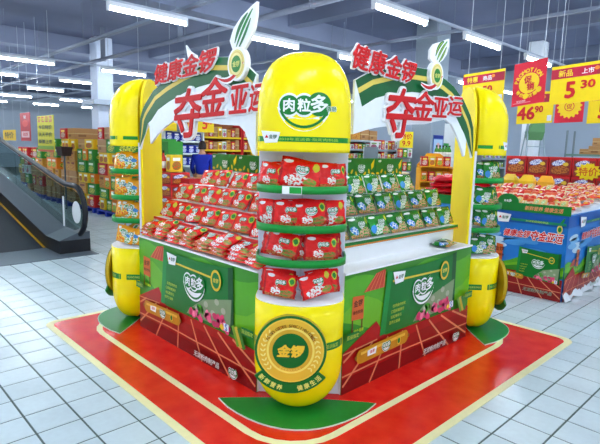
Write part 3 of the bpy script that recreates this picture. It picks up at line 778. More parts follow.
arch((-2.105, 2.45, 0), PI / 2, 'white arched header sign with red lettering above the green pouches', oR, iR, .15, (226, 205, 100),
     [('夺', .45, 1.905, .32, .31, .18), ('金', .735, 1.975, .20, .26, .15), ('亚', .96, 1.98, .14, .19, .12), ('运', 1.175, 2.005, .14, .21, .12)],
     ('健康金锣', .27, 2.20, .145, .66, -.05), (.87, 2.20, .075, .085),
     [(.86, 2.28), (.79, 2.31), (.79, 2.37), (.84, 2.42), (.94, 2.45), (1.03, 2.485), (1.035, 2.43), (1.01, 2.37), (.96, 2.32), (.90, 2.29)], 1, [1.0] * 9 + [.9, .62, .05])

# ================================================================== POUCHES
def pouch_mesh(name, material, w=.235, h=.165, t=.022, seed=0):
    rnd = random.Random(seed); nx, nz = 12, 7; mb = MB()
    ph = [rnd.random() * 6 for _ in range(4)]
    def prof(u, v):
        a = max(0, 1 - abs(2 * u - 1) ** 5) if .07 < u < .93 else .04
        b = max(.03, 1 - abs(2 * v - 1) ** 3.2)
        return a * b * (1 + .22 * math.sin(9 * u + ph[0]) * math.sin(7 * v + ph[1]))
    vs = []
    for side in (-1, 1):
        for j in range(nz + 1):
            for i in range(nx + 1):
                u, v = i / nx, j / nz
                if i == 1: u = .07
                if i == nx - 1: u = .93
                ed = .004 * math.sin(25 * v + ph[2]) if i in (0, nx) else 0
                vs.append(((u - .5) * w + ed, side * t * (prof(u, v) if side < 0 else prof(u, v) * .8) - .004 * math.sin(3 * u + ph[3]), v * h + (.004 * math.sin(6 * u + ph[2]) if j == nz else 0)))
    fs = []; N_ = (nx + 1) * (nz + 1)
    for j in range(nz):
        for i in range(nx):
            a = j * (nx + 1) + i; fs.append((a, a + 1, a + nx + 2, a + nx + 1)); fs.append((N_ + a, N_ + a + nx + 1, N_ + a + nx + 2, N_ + a + 1))
    for i in range(nx):
        fs.append((i, N_ + i, N_ + i + 1, i + 1)); o = nz * (nx + 1) + i; fs.append((o, o + 1, N_ + o + 1, N_ + o))
    for j in range(nz):
        a = j * (nx + 1); fs.append((a, a + nx + 1, N_ + a + nx + 1, N_ + a)); a += nx; fs.append((a, N_ + a, N_ + a + nx + 1, a + nx + 1))
    mb.add(vs, fs); me = mb.mesh(name, material, True)
    add_uv(me, lambda c: (c.x / w + .5, c.z / h)); return me
def pouch_art(kind):
    R2 = (236, 24, 20)
    if kind == 'red':
        return print_mat('red_pouch_print', R2, [('r', .5, .06, .5, .07, (205, 130, 70), 0, (196, 60, 30)), ('e', .70, .20, .24, .13, (196, 120, 70), .2, (110, 150, 60)), ('e', .40, .26, .15, .17, (245, 245, 240), .6, (236, 60, 50)), ('e', .22, .86, .12, .07, (240, 240, 240), -.1), ('e', .86, .70, .085, .17, (200, 210, 60)), ('e', .86, .70, .055, .11, (40, 140, 50)), ('r', .035, .5, .03, .5, (190, 10, 16)), ('r', .965, .5, .03, .5, (190, 10, 16))], .16, .06, bump=.55)
    if kind == 'red2':
        return print_mat('red_pouch_print_white', (238, 30, 24), [('e', .42, .24, .30, .20, (240, 242, 238), .3, (230, 50, 44)), ('e', .78, .2, .17, .14, (130, 165, 70), .2, (215, 130, 80)), ('e', .18, .85, .12, .07, (245, 245, 245)), ('e', .87, .76, .08, .15, (215, 205, 60)), ('r', .035, .5, .03, .5, (190, 10, 16))], .16, .08, bump=.55)
    if kind == 'green':
        return print_mat('green_pouch_print', (22, 128, 42), [('r', .5, .07, .5, .10, (222, 150, 110), 0, (80, 150, 60)), ('e', .70, .24, .3, .22, (222, 170, 140), .2, (70, 160, 60)), ('e', .22, .34, .13, .22, (60, 140, 215), .5, (235, 240, 245)), ('e', .2, .87, .13, .07, (240, 245, 240)), ('e', .86, .74, .085, .16, (205, 210, 60)), ('e', .86, .74, .055, .10, (40, 150, 50)), ('r', .035, .5, .03, .5, (10, 100, 35))], .16, .06, bump=.55)
    if kind == 'green2':
        return print_mat('green_pouch_print_light', (34, 140, 46), [('e', .4, .28, .3, .24, (235, 240, 232), .4, (90, 180, 80)), ('e', .78, .18, .24, .18, (226, 160, 130), .1, (110, 170, 70)), ('e', .16, .3, .1, .2, (70, 150, 220)), ('e', .2, .87, .13, .07, (240, 245, 240)), ('e', .88, .76, .08, .15, (215, 215, 70))], .16, .08, bump=.55)
    if kind == 'orange':
        return print_mat('orange_pouch_print', (240, 170, 20), [('e', .6, .25, .32, .26, (238, 240, 225), .5, (90, 170, 80)), ('e', .3, .3, .2, .2, (225, 90, 30), 0, (240, 220, 60)), ('e', .5, .68, .26, .15, (235, 240, 225)), ('e', .5, .68, .2, .1, (60, 150, 60)), ('e', .8, .5, .12, .12, (80, 150, 210)), ('e', .2, .85, .12, .08, (250, 250, 240))], .25, .10, bump=.3)
POUCH = {}
def logo_child(par, size, y, z):
    d = Draw(.0012); logo(d, 0, 0, size)
    return d.build('logo_print', lambda x, yy, e: (x + .012, y - e + 1.2 * x * x, z + yy), par, .25)
for kind, cname in (('red', 'red'), ('red2', 'red'), ('green', 'green'), ('green2', 'green'), ('orange', 'orange')):
    POUCH[kind] = [pouch_mesh('sausage_pouch', pouch_art(kind), seed=q + len(kind) * 7) for q in range(3)]
LOGO_ME = {}
def pouch_logo_mesh(key):
    if key not in LOGO_ME:
        d = Draw(.0010); logo(d, 0, 0, .066)
        o = d.build('logo_print', lambda x, yy, e: (x + .012, -.0262 - e + 1.1 * x * x + .35 * yy * yy, .098 + yy), None, .3)
        LOGO_ME[key] = o.data; bpy.data.objects.remove(o)
    return LOGO_ME[key]
def put_pouch(kind, M, label, group, lg=True):
    o = obj('sausage_pouch', random.choice(POUCH[kind])); o.matrix_world = M
    tag(o, label, 'food pouch', group)
    if lg: obj('logo_print', pouch_logo_mesh('a'), o)
    return o
def frame(loc, rz): return Matrix.Translation(Vector(loc)) @ Matrix.Rotation(rz, 4, 'Z')
def PM(x, y, z, yaw=0, lean=0, roll=0, sc=1.0):
    return Matrix.Translation((x, y, z)) @ Matrix.Rotation(yaw, 4, 'Z') @ Matrix.Rotation(-lean, 4, 'X') @ Matrix.Rotation(roll, 4, 'Y') @ Matrix.Scale(sc, 4)
rnd = random.Random(5)
# --- pouches on the pillar shelves
SHZ = [(1.401, 'top shelf'), (1.169, 'second shelf'), (.962, 'third shelf'), (.722, 'lowest ledge')]
_pn = ['next to the rear panel', 'at the near side', 'in the middle', 'at the far side']
POSN = {'left': _pn, 'right': _pn}
FPOS = [['turned to the left end', 'centre front', 'turned to the right end', 'behind left of centre', 'behind right of centre'], ['at the left end', 'left of centre', 'right of centre', 'at the right end', 'behind in the middle'],
        ['left front', 'right front', 'left rear', 'right rear', 'in the middle gap'], ['left front', 'right front', 'left rear', 'right rear']]
def fill_pillar(which, kinds, colour):
    Fm = frame(*PIL[which])
    for si, (z, sname) in enumerate(SHZ):
        if which == 'front':
            lay = [[(-.205, -.055, -.62, .95), (-.03, -.135, .02, 1.12), (.185, -.075, .55, .95), (-.10, -.045, -.1, 1.0), (.10, -.035, .15, 1.0)],
                   [(-.19, -.06, -.55, 1.0), (-.075, -.13, -.1, 1.0), (.06, -.135, .1, 1.0), (.18, -.065, .45, 1.0), (-.02, -.04, 0, 1.0)],
                   [(-.125, -.115, -.28, 1.0), (.125, -.115, .22, 1.0), (-.15, -.045, -.2, 1.0), (.15, -.045, .15, 1.0), (.04, -.085, .3, .9)],
                   [(-.13, -.12, -.25, .98), (.12, -.125, .3, .98), (-.15, -.05, -.15, 1.0), (.15, -.05, .2, 1.0)]][si]
        else:
            sg = 1 if which == 'left' else -1
            lay = [(sg * .17, -.035, sg * 1.25, .92), (sg * .14, -.10, sg * 1.0, .97), (sg * .02, -.16, sg * .35, 1.0), (-sg * .13, -.10, -sg * .2, .92)]
        for i, (x, y, yaw, sc) in enumerate(lay):
            k = kinds[(i + si) % len(kinds)]
            roll = rnd.uniform(-.09, .09) + (.12 if (si > 1 and x < 0) else 0) - (.10 if (si > 1 and x > 0 and which == 'front') else 0)
            M = Fm @ PM(x, y - .10, z + .012 + abs(roll) * .10, yaw, rnd.uniform(.12, .28), roll + (rnd.uniform(-.1, .1) if which == 'front' else 0), sc * (.93 if which == 'front' else 1))
            put_pouch(k, M, '%s pouch on the %s of the %s pillar, %s' % (colour, sname, which, POSN[which][i] if which != 'front' else FPOS[si][i]), '%s pouches on the %s pillar' % (colour, which), True)
fill_pillar('front', ['red', 'red2', 'red'], 'red')
fill_pillar('left', ['orange'], 'orange')
fill_pillar('right', ['green', 'green2'], 'green')
# --- pouches on the tiers
TIERN = ['lowest tier', 'middle tier', 'top tier']
FL = frame((-4.20, 2.05, .005), 0); FR = frame((-2.11, 2.45, .005), PI / 2)
for k, (d, z) in enumerate(STEPS):
    x = .10 + .12 * (k == 2) + .03 * k; i = 0
    while x < min(1.69, 2.09 - d) - .06:
        if not (k == 2 and x < .12):
            kind = rnd.choice(['red', 'red2', 'red'])
            M = FL @ PM(x, d + .055, z + .012, rnd.uniform(-.12, .12), rnd.uniform(.45, .6), rnd.uniform(-.16, .02), .97)
            put_pouch(kind, M, 'red pouch on the %s of the left counter, %s from the left' % (TIERN[k], nth(i)), 'red pouches on the left counter tiers'); i += 1
        x += rnd.uniform(.20, .235)
    ends = [1.66, 1.62, 1.50][k]
    x = max(0, d - .40) + .16; i = 0
    while x < ends:
        kind = rnd.choice(['green', 'green2', 'green'])
        M = FR @ PM(x, d + .055, z + .010, rnd.uniform(-.08, .08), rnd.uniform(.35, .5), rnd.uniform(-.05, .05), .98)
        put_pouch(kind, M, 'green pouch on the %s of right counter, %s from front pillar' % (TIERN[k], nth(i)), 'green pouches on the right counter tiers'); i += 1
        x += .243
# --- flat stacks on the left ledge and a single one on the right ledge
for i in range(8):
    x = .12 + .215 * i
    for l in range(3 + (i % 2)):
        M = FL @ PM(x + rnd.uniform(-.02, .02), -.012 + .012 * l, .868 + .027 * l, rnd.uniform(-.12, .12), 1.2, rnd.uniform(-.05, .05), .97)
        put_pouch(rnd.choice(['red', 'red2']), M, 'red pouch flat on left ledge, %s stack from the left, %s layer up' % (nth(i), nth(l)), 'red pouches lying on the left ledge')
M = FR @ PM(1.42, .03, .866, .15, 1.5, 0, 1.0)
put_pouch('green', M, 'single green pouch lying flat on the empty white ledge', 'pouch on the right ledge')

# ================================================================== MOVING RAMP (left)
tv = thing('moving_ramp', 'dark moving ramp with glass side, black handrail and grey landing plate', 'escalator', (0, 0, 0))
RX, SL = -8.35, .185
def rz_(x): return max(0, (RX - x) * SL)
XE = -15.5
M_BLK = mat((26, 28, 34), .45); M_STL = mat((84, 93, 102), .45, .3); M_DST = mat((72, 80, 90), .4, .4); M_RAMP = mat((40, 46, 54), .6, var=.25, scale=40)
MB().rbox(-8.4, -7.46, 1.15, 3.0, -.002, .006, .002).build('landing_plate', mat((96, 108, 118), .45, .3, var=.2, scale=60), tv)
MB().add([(RX, 1.5, .008), (RX, 2.52, .008), (XE, 2.52, rz_(XE)), (XE, 1.5, rz_(XE)), (RX, 1.5, .001), (RX, 2.52, .001), (XE, 2.52, rz_(XE) - .3), (XE, 1.5, rz_(XE) - .3)], [(0, 1, 2, 3), (4, 7, 6, 5), (0, 4, 5, 1), (1, 5, 6, 2), (2, 6, 7, 3), (3, 7, 4, 0)]).build('tread_belt', M_RAMP, tv)
for y in (2.50, 1.52): MB().add([(RX, y - .02, .012), (RX, y + .02, .012), (XE, y + .02, rz_(XE) + .006), (XE, y - .02, rz_(XE) + .006)], [(0, 1, 2, 3)]).build('yellow_edge', mat((226, 178, 30), .5), tv)
def sloped(y0, y1, h0, h1, xs, name, m, par=tv):
    rings = [[(x, y0, rz_(x) + h0), (x, y1, rz_(x) + h0), (x, y1, rz_(x) + h1), (x, y0, rz_(x) + h1)] for x in xs]
    return MB().loft(rings).build(name, m, par)
XS = [-7.75, -8.0, -8.35, -9.5, -11, -13, XE]
for (ya, yb, yg, out) in ((2.53, 2.80, 2.84, 2.98), (1.49, 1.22, 1.18, 1.04)):
    sloped(min(ya, ya + (.02 if yb > ya else -.02)), max(ya, ya + (.02 if yb > ya else -.02)), -.02, .20, XS, 'skirt', M_BLK)
    lo, hi = min(ya, yb), max(ya, yb)
    rings = []
    for x in XS:
        z = rz_(x); rings.append([(x, ya, z + .201), (x, yb, z + .30), (x, out, z + .31), (x, out, z - .02 if x > -9 else z - .2), (x, yb, z - .02 if x > -9 else z - .2)])
    MB().loft(rings).build('deck_cover', M_STL, tv)
    px_ = [-7.95, -8.4, -9.5, -11, -13, XE]
    g = []
    for k in range(len(px_) - 1):
        a, b = px_[k] - .008, px_[k + 1] + .008
        top = [(b, rz_(b) + .93), (a, rz_(a) + .93)]
        if k == 0: top = [(b, rz_(b) + .95), (a, .93), (-7.72, .86), (-7.62, .72), (-7.62, .52), (-7.72, .38)]
        poly = [(a, rz_(a) + .311), (b, rz_(b) + .311)] + top
        MB().prism(poly, yg - .006, yg + .006, lambda x, y, e: (x, e, y)).build('glass_panel', glass((196, 214, 214)), tv)
    # handrail
    path = [(XE, yg, rz_(XE) + 1.0), (-13, yg, rz_(-13) + 1.0), (-11, yg, rz_(-11) + 1.0), (-9.5, yg, rz_(-9.5) + 1.0), (-8.6, yg, rz_(-8.6) + 1.0), (-8.3, yg, 1.0)]
    for i in range(13):
        a = PI / 2 - PI * i / 12; path.append((-7.93 + .40 * math.cos(a), yg, .62 + .38 * math.sin(a)))
    path += [(-8.1, yg, .25)]
    MB().tube(path, .042, 8).build('handrail', M_BLK, tv, True)
    MB().box(-8.35, -7.74, lo - .001, max(hi, out) if yb > ya else hi, 0, .20).build('newel_box', M_BLK, tv)
ms = MB(); ms.loft([[( -7.86 + .17 * math.cos(2 * PI * i / 20), y, .60 + .17 * math.sin(2 * PI * i / 20)) for i in range(20)] for y in (2.828, 2.832)]).build('round_sticker', M_WHITE, tv)
MB().box(-8.42, -8.38, 2.82, 2.833, .32, .80).build('white_strip', M_WHITE, tv)

# ================================================================== GOODS KIT
def carton_mat(name, base, pic=None, band=None):
    sh = []
    if band: sh.append(('r', .5, .88, .5, .13, band))
    if pic: sh += [('e', .5, .36, .36, .26, pic[0], .1, pic[1]), ('r', .5, .74, .3, .09, pic[2])]
    else: sh += [('r', .5, .5, .5, .035, (214, 190, 140)), ('r', .3, .3, .16, .10, (150, 110, 70))]
    return print_mat(name, base, sh, .55, .02)
KRAFT = carton_mat('kraft_carton', (190, 146, 98)); KRAFT2 = carton_mat('kraft_carton_yellow', (206, 156, 70), ((190, 110, 40), (230, 190, 90), (150, 80, 40)))
NOODLE = print_mat('red_noodle_carton', (206, 26, 32), [('r', .5, .44, .44, .40, (150, 50, 34)), ('e', .5, .30, .40, .22, (205, 128, 52), .1, (150, 70, 30)), ('e', .42, .68, .30, .15, (235, 236, 245), .3, (90, 110, 190)), ('e', .74, .62, .12, .1, (240, 200, 60))], .45, .05)
ORANGE = carton_mat('orange_carton', (238, 140, 30), ((90, 160, 50), (240, 220, 90), (250, 240, 220)))
GREENB = carton_mat('green_carton', (60, 150, 60), ((220, 220, 90), (40, 110, 40), (240, 245, 230)))
REDB = carton_mat('red_carton', (200, 36, 40), ((240, 220, 210), (150, 20, 30), (250, 230, 120)))
YELB = carton_mat('yellow_carton', (236, 200, 40), ((220, 90, 40), (90, 150, 60), (250, 250, 240)))
BLUEB = carton_mat('blue_carton', (28, 56, 170), ((235, 240, 250), (60, 110, 210), (240, 240, 250)))
WHITEB = carton_mat('white_carton', (225, 228, 230), ((200, 60, 60), (90, 140, 180), (120, 160, 90)))
_CT = {}
def carton_mesh(w, d, h, m):
    k = (round(w, 3), round(d, 3), round(h, 3), m.name)
    if k in _CT: return _CT[k]
    me = MB().rbox(-w / 2, w / 2, -d / 2, d / 2, 0, h, min(.008, h * .05)).mesh('carton', m)
    l = me.uv_layers.new(name='UVMap')
    for p in me.polygons:
        for li in p.loop_indices:
            c = me.vertices[me.loops[li].vertex_index].co
            n = p.normal
            l.data[li].uv = ((c.y / d + .5, c.z / h) if abs(n.x) > .7 else ((c.x / w + .5, c.y / d + .5) if abs(n.z) > .7 else (c.x / w + .5, c.z / h)))
    _CT[k] = me; return me
def carton(name, label, group, x, y, z, w, d, h, m, rz=0, cat='carton'):
    o = obj(name, carton_mesh(w, d, h, m), None, (x, y, z), (0, 0, rz)); return tag(o, label, cat, group)
def bottle_mesh(name, body, cap, h=.28, r=.04):
    return MB().lathe([(r * .9, 0), (r, .01), (r, h * .55), (r * .8, h * .68), (r * .4, h * .80), (r * .38, h * .88)], 12, 0).lathe([(r * .46, h * .88), (r * .46, h)], 10, 1).lathe([(r * 1.02, h * .15), (r * 1.02, h * .48)], 12, 2).mesh(name, [mat(body, .2), mat(cap, .4), mat((235, 225, 210), .5)], True)
M_PAL = mat((24, 60, 170), .5)
def pallet(label, x0, x1, y0, y1, m=M_PAL):
    o = thing('pallet', label, 'pallet', (x0, y0, .002), 0, 'pallets under the stacked goods')
    W, D = x1 - x0, y1 - y0
    for i in range(3): MB().box(W * (.02 + .43 * i), W * (.02 + .43 * i) + .1, 0, D, 0, .09).build('runner', m, o)
    n = 5
    for i in range(n): MB().box(0, W, D * i / n + .01, D * (i + 1) / n - .01, .091, .115).build('deck_board', m, o)
    return o
def gondola(name, label, loc, rz, L, H, levels, depth, mm, back, rail, group=None, upright=None):
    g = thing(name, label, 'shelf unit', loc, rz, group)
    MB().box(0, L, depth - .02, depth, 0, H).build('back_panel', back, g)
    for x in (0, L - .04): MB().box(x, x + .04, 0, depth - .021, 0, H).build('upright', upright or mm, g)
    for z in levels:
        sh = MB().box(.041, L - .041, .0, depth - .021, z - .025, z).build('shelf', mm, g)
        MB().box(.041, L - .041, -.012, -.001, z - .035, z + .012).build('price_rail', rail, sh)
    return g
def fill_shelf(loc, rz, L, z, n, kinds, label, group, h=(.16, .22), depth=.3, cat='packet'):
    Fm = frame(loc, rz); w = (L - .12) / n
    for i in range(n):
        m = kinds[i % len(kinds)] if len(kinds) > 1 else kinds[0]
        hh = round(rnd.uniform(*h), 2)
        p = Fm @ Vector((.06 + w * (i + .5), depth * .5, z + .001))
        carton('packet', '%s, %s from its left end' % (label, nth(i)), group, p.x, p.y, p.z, round(w * .9, 3), round(depth * .8, 3), hh, m, rz, cat)

# ------------------------------------------------------------------ stacks on blue pallets behind the ramp
STK = [(-11.75, -10.75, [(ORANGE, 'orange'), (ORANGE, 'orange'), (GREENB, 'green'), (KRAFT2, 'brown'), (YELB, 'yellow'), (REDB, 'red'), (REDB, 'red')], 'nearest the yellow pillar'),
       (-12.95, -11.95, [(YELB, 'yellow'), (GREENB, 'green'), (YELB, 'yellow'), (GREENB, 'green'), (GREENB, 'green'), (YELB, 'yellow')], 'second from the yellow pillar'),
       (-14.15, -13.15, [(KRAFT, 'brown'), (KRAFT2, 'brown'), (KRAFT, 'brown'), (KRAFT2, 'brown'), (GREENB, 'green'), (YELB, 'yellow'), (GREENB, 'green')], 'third from the yellow pillar'),
       (-15.4, -14.4, [(KRAFT, 'brown'), (KRAFT2, 'brown'), (KRAFT2, 'brown'), (ORANGE, 'orange'), (GREENB, 'green'), (GREENB, 'green')], 'below the yellow notice'),
       (-16.7, -15.7, [(KRAFT, 'brown'), (REDB, 'red'), (KRAFT, 'brown'), (REDB, 'red'), (KRAFT2, 'brown')], 'below the red banner'),
       (-18.0, -17.0, [(BLUEB, 'blue'), (GREENB, 'green'), (WHITEB, 'white'), (GREENB, 'green'), (REDB, 'red')], 'farthest along the ramp')]
for (x0, x1, rows, where) in STK:
    pallet('blue plastic pallet under the carton stack %s' % where, x0 - .03, x1 + .03, 4.7, 5.5)
    z = .12
    PALETTE = [(KRAFT, 'brown'), (KRAFT2, 'ochre'), (ORANGE, 'orange'), (GREENB, 'green'), (YELB, 'yellow'), (REDB, 'red'), (KRAFT, 'brown')]
    for r, mc in enumerate(rows):
        h = (.30, .27, .24)[(r + len(rows)) % 3]
        nc = 2 + (r + len(where)) % 2; w = 1.0 / nc
        for c in range(nc):
            m, cn = mc if rnd.random() < .6 else rnd.choice(PALETTE)
            side_ = ('left', 'right')[c] if nc == 2 else ('left', 'middle', 'right')[c]
            carton('carton', '%s carton, %s layer up, %s in stack %s' % (cn, nth(r), side_, where), 'cartons stacked on the blue pallets',
                   x0 + w * (c + .5), 5.06 + rnd.uniform(-.03, .03), z, round(w - .03, 3), .60, h - .004, m, rnd.uniform(-.05, .05))
        z += h
# dark wire basket hung in front of the stacks
bk = thing('wire_basket', 'dark hanging basket in front of the brown cartons', 'basket', (-13.0, 4.45, 1.32))
MB().loft([[(-.16, -.1, 0), (.16, -.1, 0), (.16, .1, 0), (-.16, .1, 0)], [(-.2, -.14, .22), (.2, -.14, .22), (.2, .14, .22), (-.2, .14, .22)]]).build('body', mat((58, 40, 38), .6), bk)
MB().tube([(0, 0, -1.32), (0, 0, 0)], .02, 6).build('pole', M_STL, bk)
# column
cl = MB().rbox(-15.8, -15.3, 6.25, 6.75, -.02, CZ - .004, .02).build('trim_40', mat((186, 198, 218), .6)); struct(cl, 'square pale hall column behind the carton stacks', 'column')
MB().box(-16.0, -15.05, 6.05, 7.0, 2.78, 2.92).build('collar', mat((150, 162, 178), .5), cl)
# hanging boards left
def board(name, label, x0, x1, y, z0, z1, col, art, cat='sign', top=CZ - .006, tilt=0.0):
    w, h = x1 - x0, z1 - z0
    b = thing(name, label, cat, (x0, y, z0))
    t = tilt * w
    MB().prism([(0, 0), (w, t), (w, h + t), (0, h)], -.006, .006, FLAT).build('sheet', mat(col, .4), b)
    d = Draw(.0012); art(d, w, h); d.build('print', lambda x, y_, e: (x, -.0065 - e, y_ + tilt * x), b)
    for fx in (.12, .88): MB().tube([(w * fx, 0, h + t * fx), (w * fx, 0, top - z0)], .004, 5).build('cord', mat((190, 198, 210), .5), b)
    return b
def a_red(d, w, h):
    d.ell(w * .5, h * .62, w * .3, h * .12, (235, 90, 80)); d.text('特卖', w * .5, h * .84, h * .13, WHT); d.rect(w * .1, h * .12, w * .9, h * .34, (240, 200, 200)); d.text('超值优惠', w * .5, h * .23, h * .13, RED)
def a_notice(d, w, h):
    for i in range(4): d.rect(w * (.06 + .23 * i), h * .82, w * (.22 + .23 * i), h * .97, (214, 70, 30))
    d.text('惊爆低价', w * .5, h * .895, h * .10, (250, 230, 60), w=w * .8)
    for r in range(3): d.text(('今日特价', '天天平价', '新鲜上市')[r], w * .5, h * (.68 - .2 * r), h * .11, (50, 70, 20), w=w * .8)
    d.rect(0, 0, w, h * .06, (220, 110, 40)); d.rect(0, h * .07, w, h * .16, (150, 190, 40))
def a_small(d, w, h): d.text('特价', w * .5, h * .5, h * .6, (60, 40, 10), w=w * .7)
board('banner_board', 'red hanging banner with white lettering over the carton stacks', -15.92, -15.04, 4.3, 1.66, 2.42, (205, 30, 45), a_red)
board('notice_board', 'yellow hanging notice with red header above the brown cartons', -14.44, -13.2, 4.3, 1.40, 2.30, (235, 224, 20), a_notice)
board('notice_board', 'small yellow sign with dark lettering at the far left', -17.77, -16.45, 4.3, 1.66, 1.97, (240, 200, 20), a_small)

# ------------------------------------------------------------------ goods seen under the left arch
for l in range(5):
    for c in range(2):
        carton('carton', 'red noodle carton behind the yellow pillar, %s layer up, %s column' % (nth(l), ('left', 'right')[c]), 'red noodle cartons behind the left pillar', -9.08 + .46 * c, 4.95, .005 + .228 * l, .44, .4, .224, NOODLE, 0)
carton('carton', 'plain red carton beside the noodle cartons, lower than them', None, -8.28, 5.15, .005, .34, .4, 1.04, REDB)
bm_ = bottle_mesh('drink_bottle', (196, 60, 40), (40, 25, 25), .40, .05)
for i in range(4):
    o = obj('drink_bottle', bm_, None, (-9.22 + .115 * i, 4.86, 1.147)); tag(o, 'red drink bottle with dark cap on the noodle cartons, %s from left' % nth(i), 'bottle', 'bottles on the noodle cartons')
for i in range(3): carton('carton', 'green carton rising behind the drink bottles, %s from left' % nth(i), 'green cartons behind the bottles', -10.1 + .27 * i, 5.45, .005, .25, .35, 1.72 + .05 * (i % 2), GREENB)
carton('carton', 'tall yellow box beside the drink bottles', None, -8.66, 4.97, 1.147, .17, .26, .32, YELB)
# yellow shelf with red posts, runs away to the right
M_YSH = mat((240, 205, 30), .45); M_RPOST = mat((205, 40, 40), .45)
GY = ((-11.2, 7.25, 0), PI / 2)
gondola('yellow_shelf', 'yellow shelf unit with red posts behind the red pouches', *GY, 1.25, 2.25, [.5, .85, 1.2, 1.55, 1.88], .4, M_YSH, mat((150, 90, 50), .6), M_YSH, None, M_RPOST)
gondola('yellow_shelf', 'second yellow shelf unit with red posts beside the front pillar', (-11.2, 8.52, 0), PI / 2, 1.3, 2.25, [.5, .85, 1.2, 1.55, 1.88], .4, M_YSH, mat((150, 90, 50), .6), M_YSH, None, M_RPOST)
for z, nm in ((1.2, 'middle'), (1.55, 'upper'), (1.88, 'top')):
    fill_shelf(GY[0], GY[1], 1.25, z, 8, [KRAFT2, REDB, KRAFT, YELB, WHITEB], 'packet on the %s board of the yellow shelf' % nm, 'packets on the yellow shelf', (.2, .27))
    fill_shelf((-11.2, 8.52, 0), PI / 2, 1.3, z, 8, [REDB, KRAFT2, YELB], 'packet on the %s board of the second yellow shelf' % nm, 'packets on the second yellow shelf', (.2, .27))
GB = ((-11.1, 6.1, 0), PI / 2)
gondola('grey_shelf', 'grey shelf unit full of blue packets behind the shop assistant', *GB, 1.13, 2.0, [.3, .85, 1.15, 1.45, 1.75], .4, mat((215, 225, 235), .4), mat((190, 205, 215), .6), mat((220, 235, 235), .4))
for z, nm in ((1.15, 'lower'), (1.45, 'middle'), (1.75, 'upper')):
    fill_shelf(GB[0], GB[1], 1.13, z, 5, [BLUEB], 'blue packet on the %s board of the grey shelf' % nm, 'blue packets', (.2, .23), cat='packet')
def a_price5(d, w, h): d.text('5', w * .72, h * .5, h * .62, (225, 60, 30)); d.text('80', w * .86, h * .62, h * .3, (225, 60, 30)); d.text('特价', w * .25, h * .5, h * .4, (225, 90, 30))
for k, (ya, yb) in enumerate(((5.2, 6.3), (6.4, 7.35))):
    b = thing('price_board', ('yellow price board left of the big red character stroke', 'yellow price board reading 5 above the blue packets')[k], 'sign', (-10.85, ya, 1.98), PI / 2)
    w = yb - ya
    MB().box(0, w, 0, .012, 0, .42).build('sheet', mat((245, 215, 20), .4), b); d = Draw(.0012); a_price5(d, w, .42); d.build('print', FLAT, b)
    for fx in (.15, .85): MB().tube([(w * fx, .006, .42), (w * fx, .006, CZ - 1.986)], .004, 5).build('cord', mat((190, 198, 210), .5), b)
st = thing('starburst_sign', 'yellow starburst price sign beside the front pillar', 'sign', (-6.55, 5.35, 0), PI / 4)
pts = [((.17 if i % 2 else .12) * math.cos(2 * PI * i / 24), 1.60 + (.17 if i % 2 else .12) * math.sin(2 * PI * i / 24)) for i in range(24)]
MB().prism(pts, -.006, .006, FLAT).build('burst', mat((250, 220, 20), .4), st); MB().tube([(0, .012, 0), (0, .012, 1.95)], .012, 6).build('pole', M_YSH, st)

# ------------------------------------------------------------------ people
SKIN = mat((214, 165, 135), .5)
def skin_body(name, nodes, edges, m, parent, sub=2):
    me = bpy.data.meshes.new(name); me.from_pydata([n[0] for n in nodes], edges, []); o = obj(name, me, parent)
    me.materials.append(m)
    sm = o.modifiers.new('skin', 'SKIN'); sm.use_smooth_shade = True
    for i, n in enumerate(nodes):
        r = n[1] if isinstance(n[1], tuple) else (n[1], n[1]); me.skin_vertices[0].data[i].radius = r
    me.skin_vertices[0].data[0].use_root = True
    ss = o.modifiers.new('sub', 'SUBSURF'); ss.levels = sub; ss.render_levels = sub
    return o
def hand(nodes, edges, wrist, base, dirv, side):
    """palm, four bent fingers and a thumb rooted at the wrist vertex"""
    d = Vector(dirv).normalized(); s = Vector((side, 0, 0)); s = (s - d * s.dot(d)).normalized(); n = d.cross(s)
    P0 = Vector(nodes[wrist][0]); palm = P0 + d * .07; nodes.append((tuple(palm), (.032, .02))); pi = len(nodes) - 1; edges.append((wrist, pi))
    for k, (o, L) in enumerate(((-.03, .075), (-.01, .088), (.01, .082), (.03, .062))):
        a = palm + s * o + d * .025; b = a + d * L * .5 + n * .006; c = b + d * L * .4 + n * .018
        i0 = len(nodes); nodes += [(tuple(a), .010), (tuple(b), .009), (tuple(c), .008)]; edges += [(pi, i0), (i0, i0 + 1), (i0 + 1, i0 + 2)]
    a = P0 + d * .03 - s * .03; b = a + d * .03 - s * .022 + n * .012; i0 = len(nodes); nodes += [(tuple(a), .012), (tuple(b), .010)]; edges += [(wrist, i0), (i0, i0 + 1)]
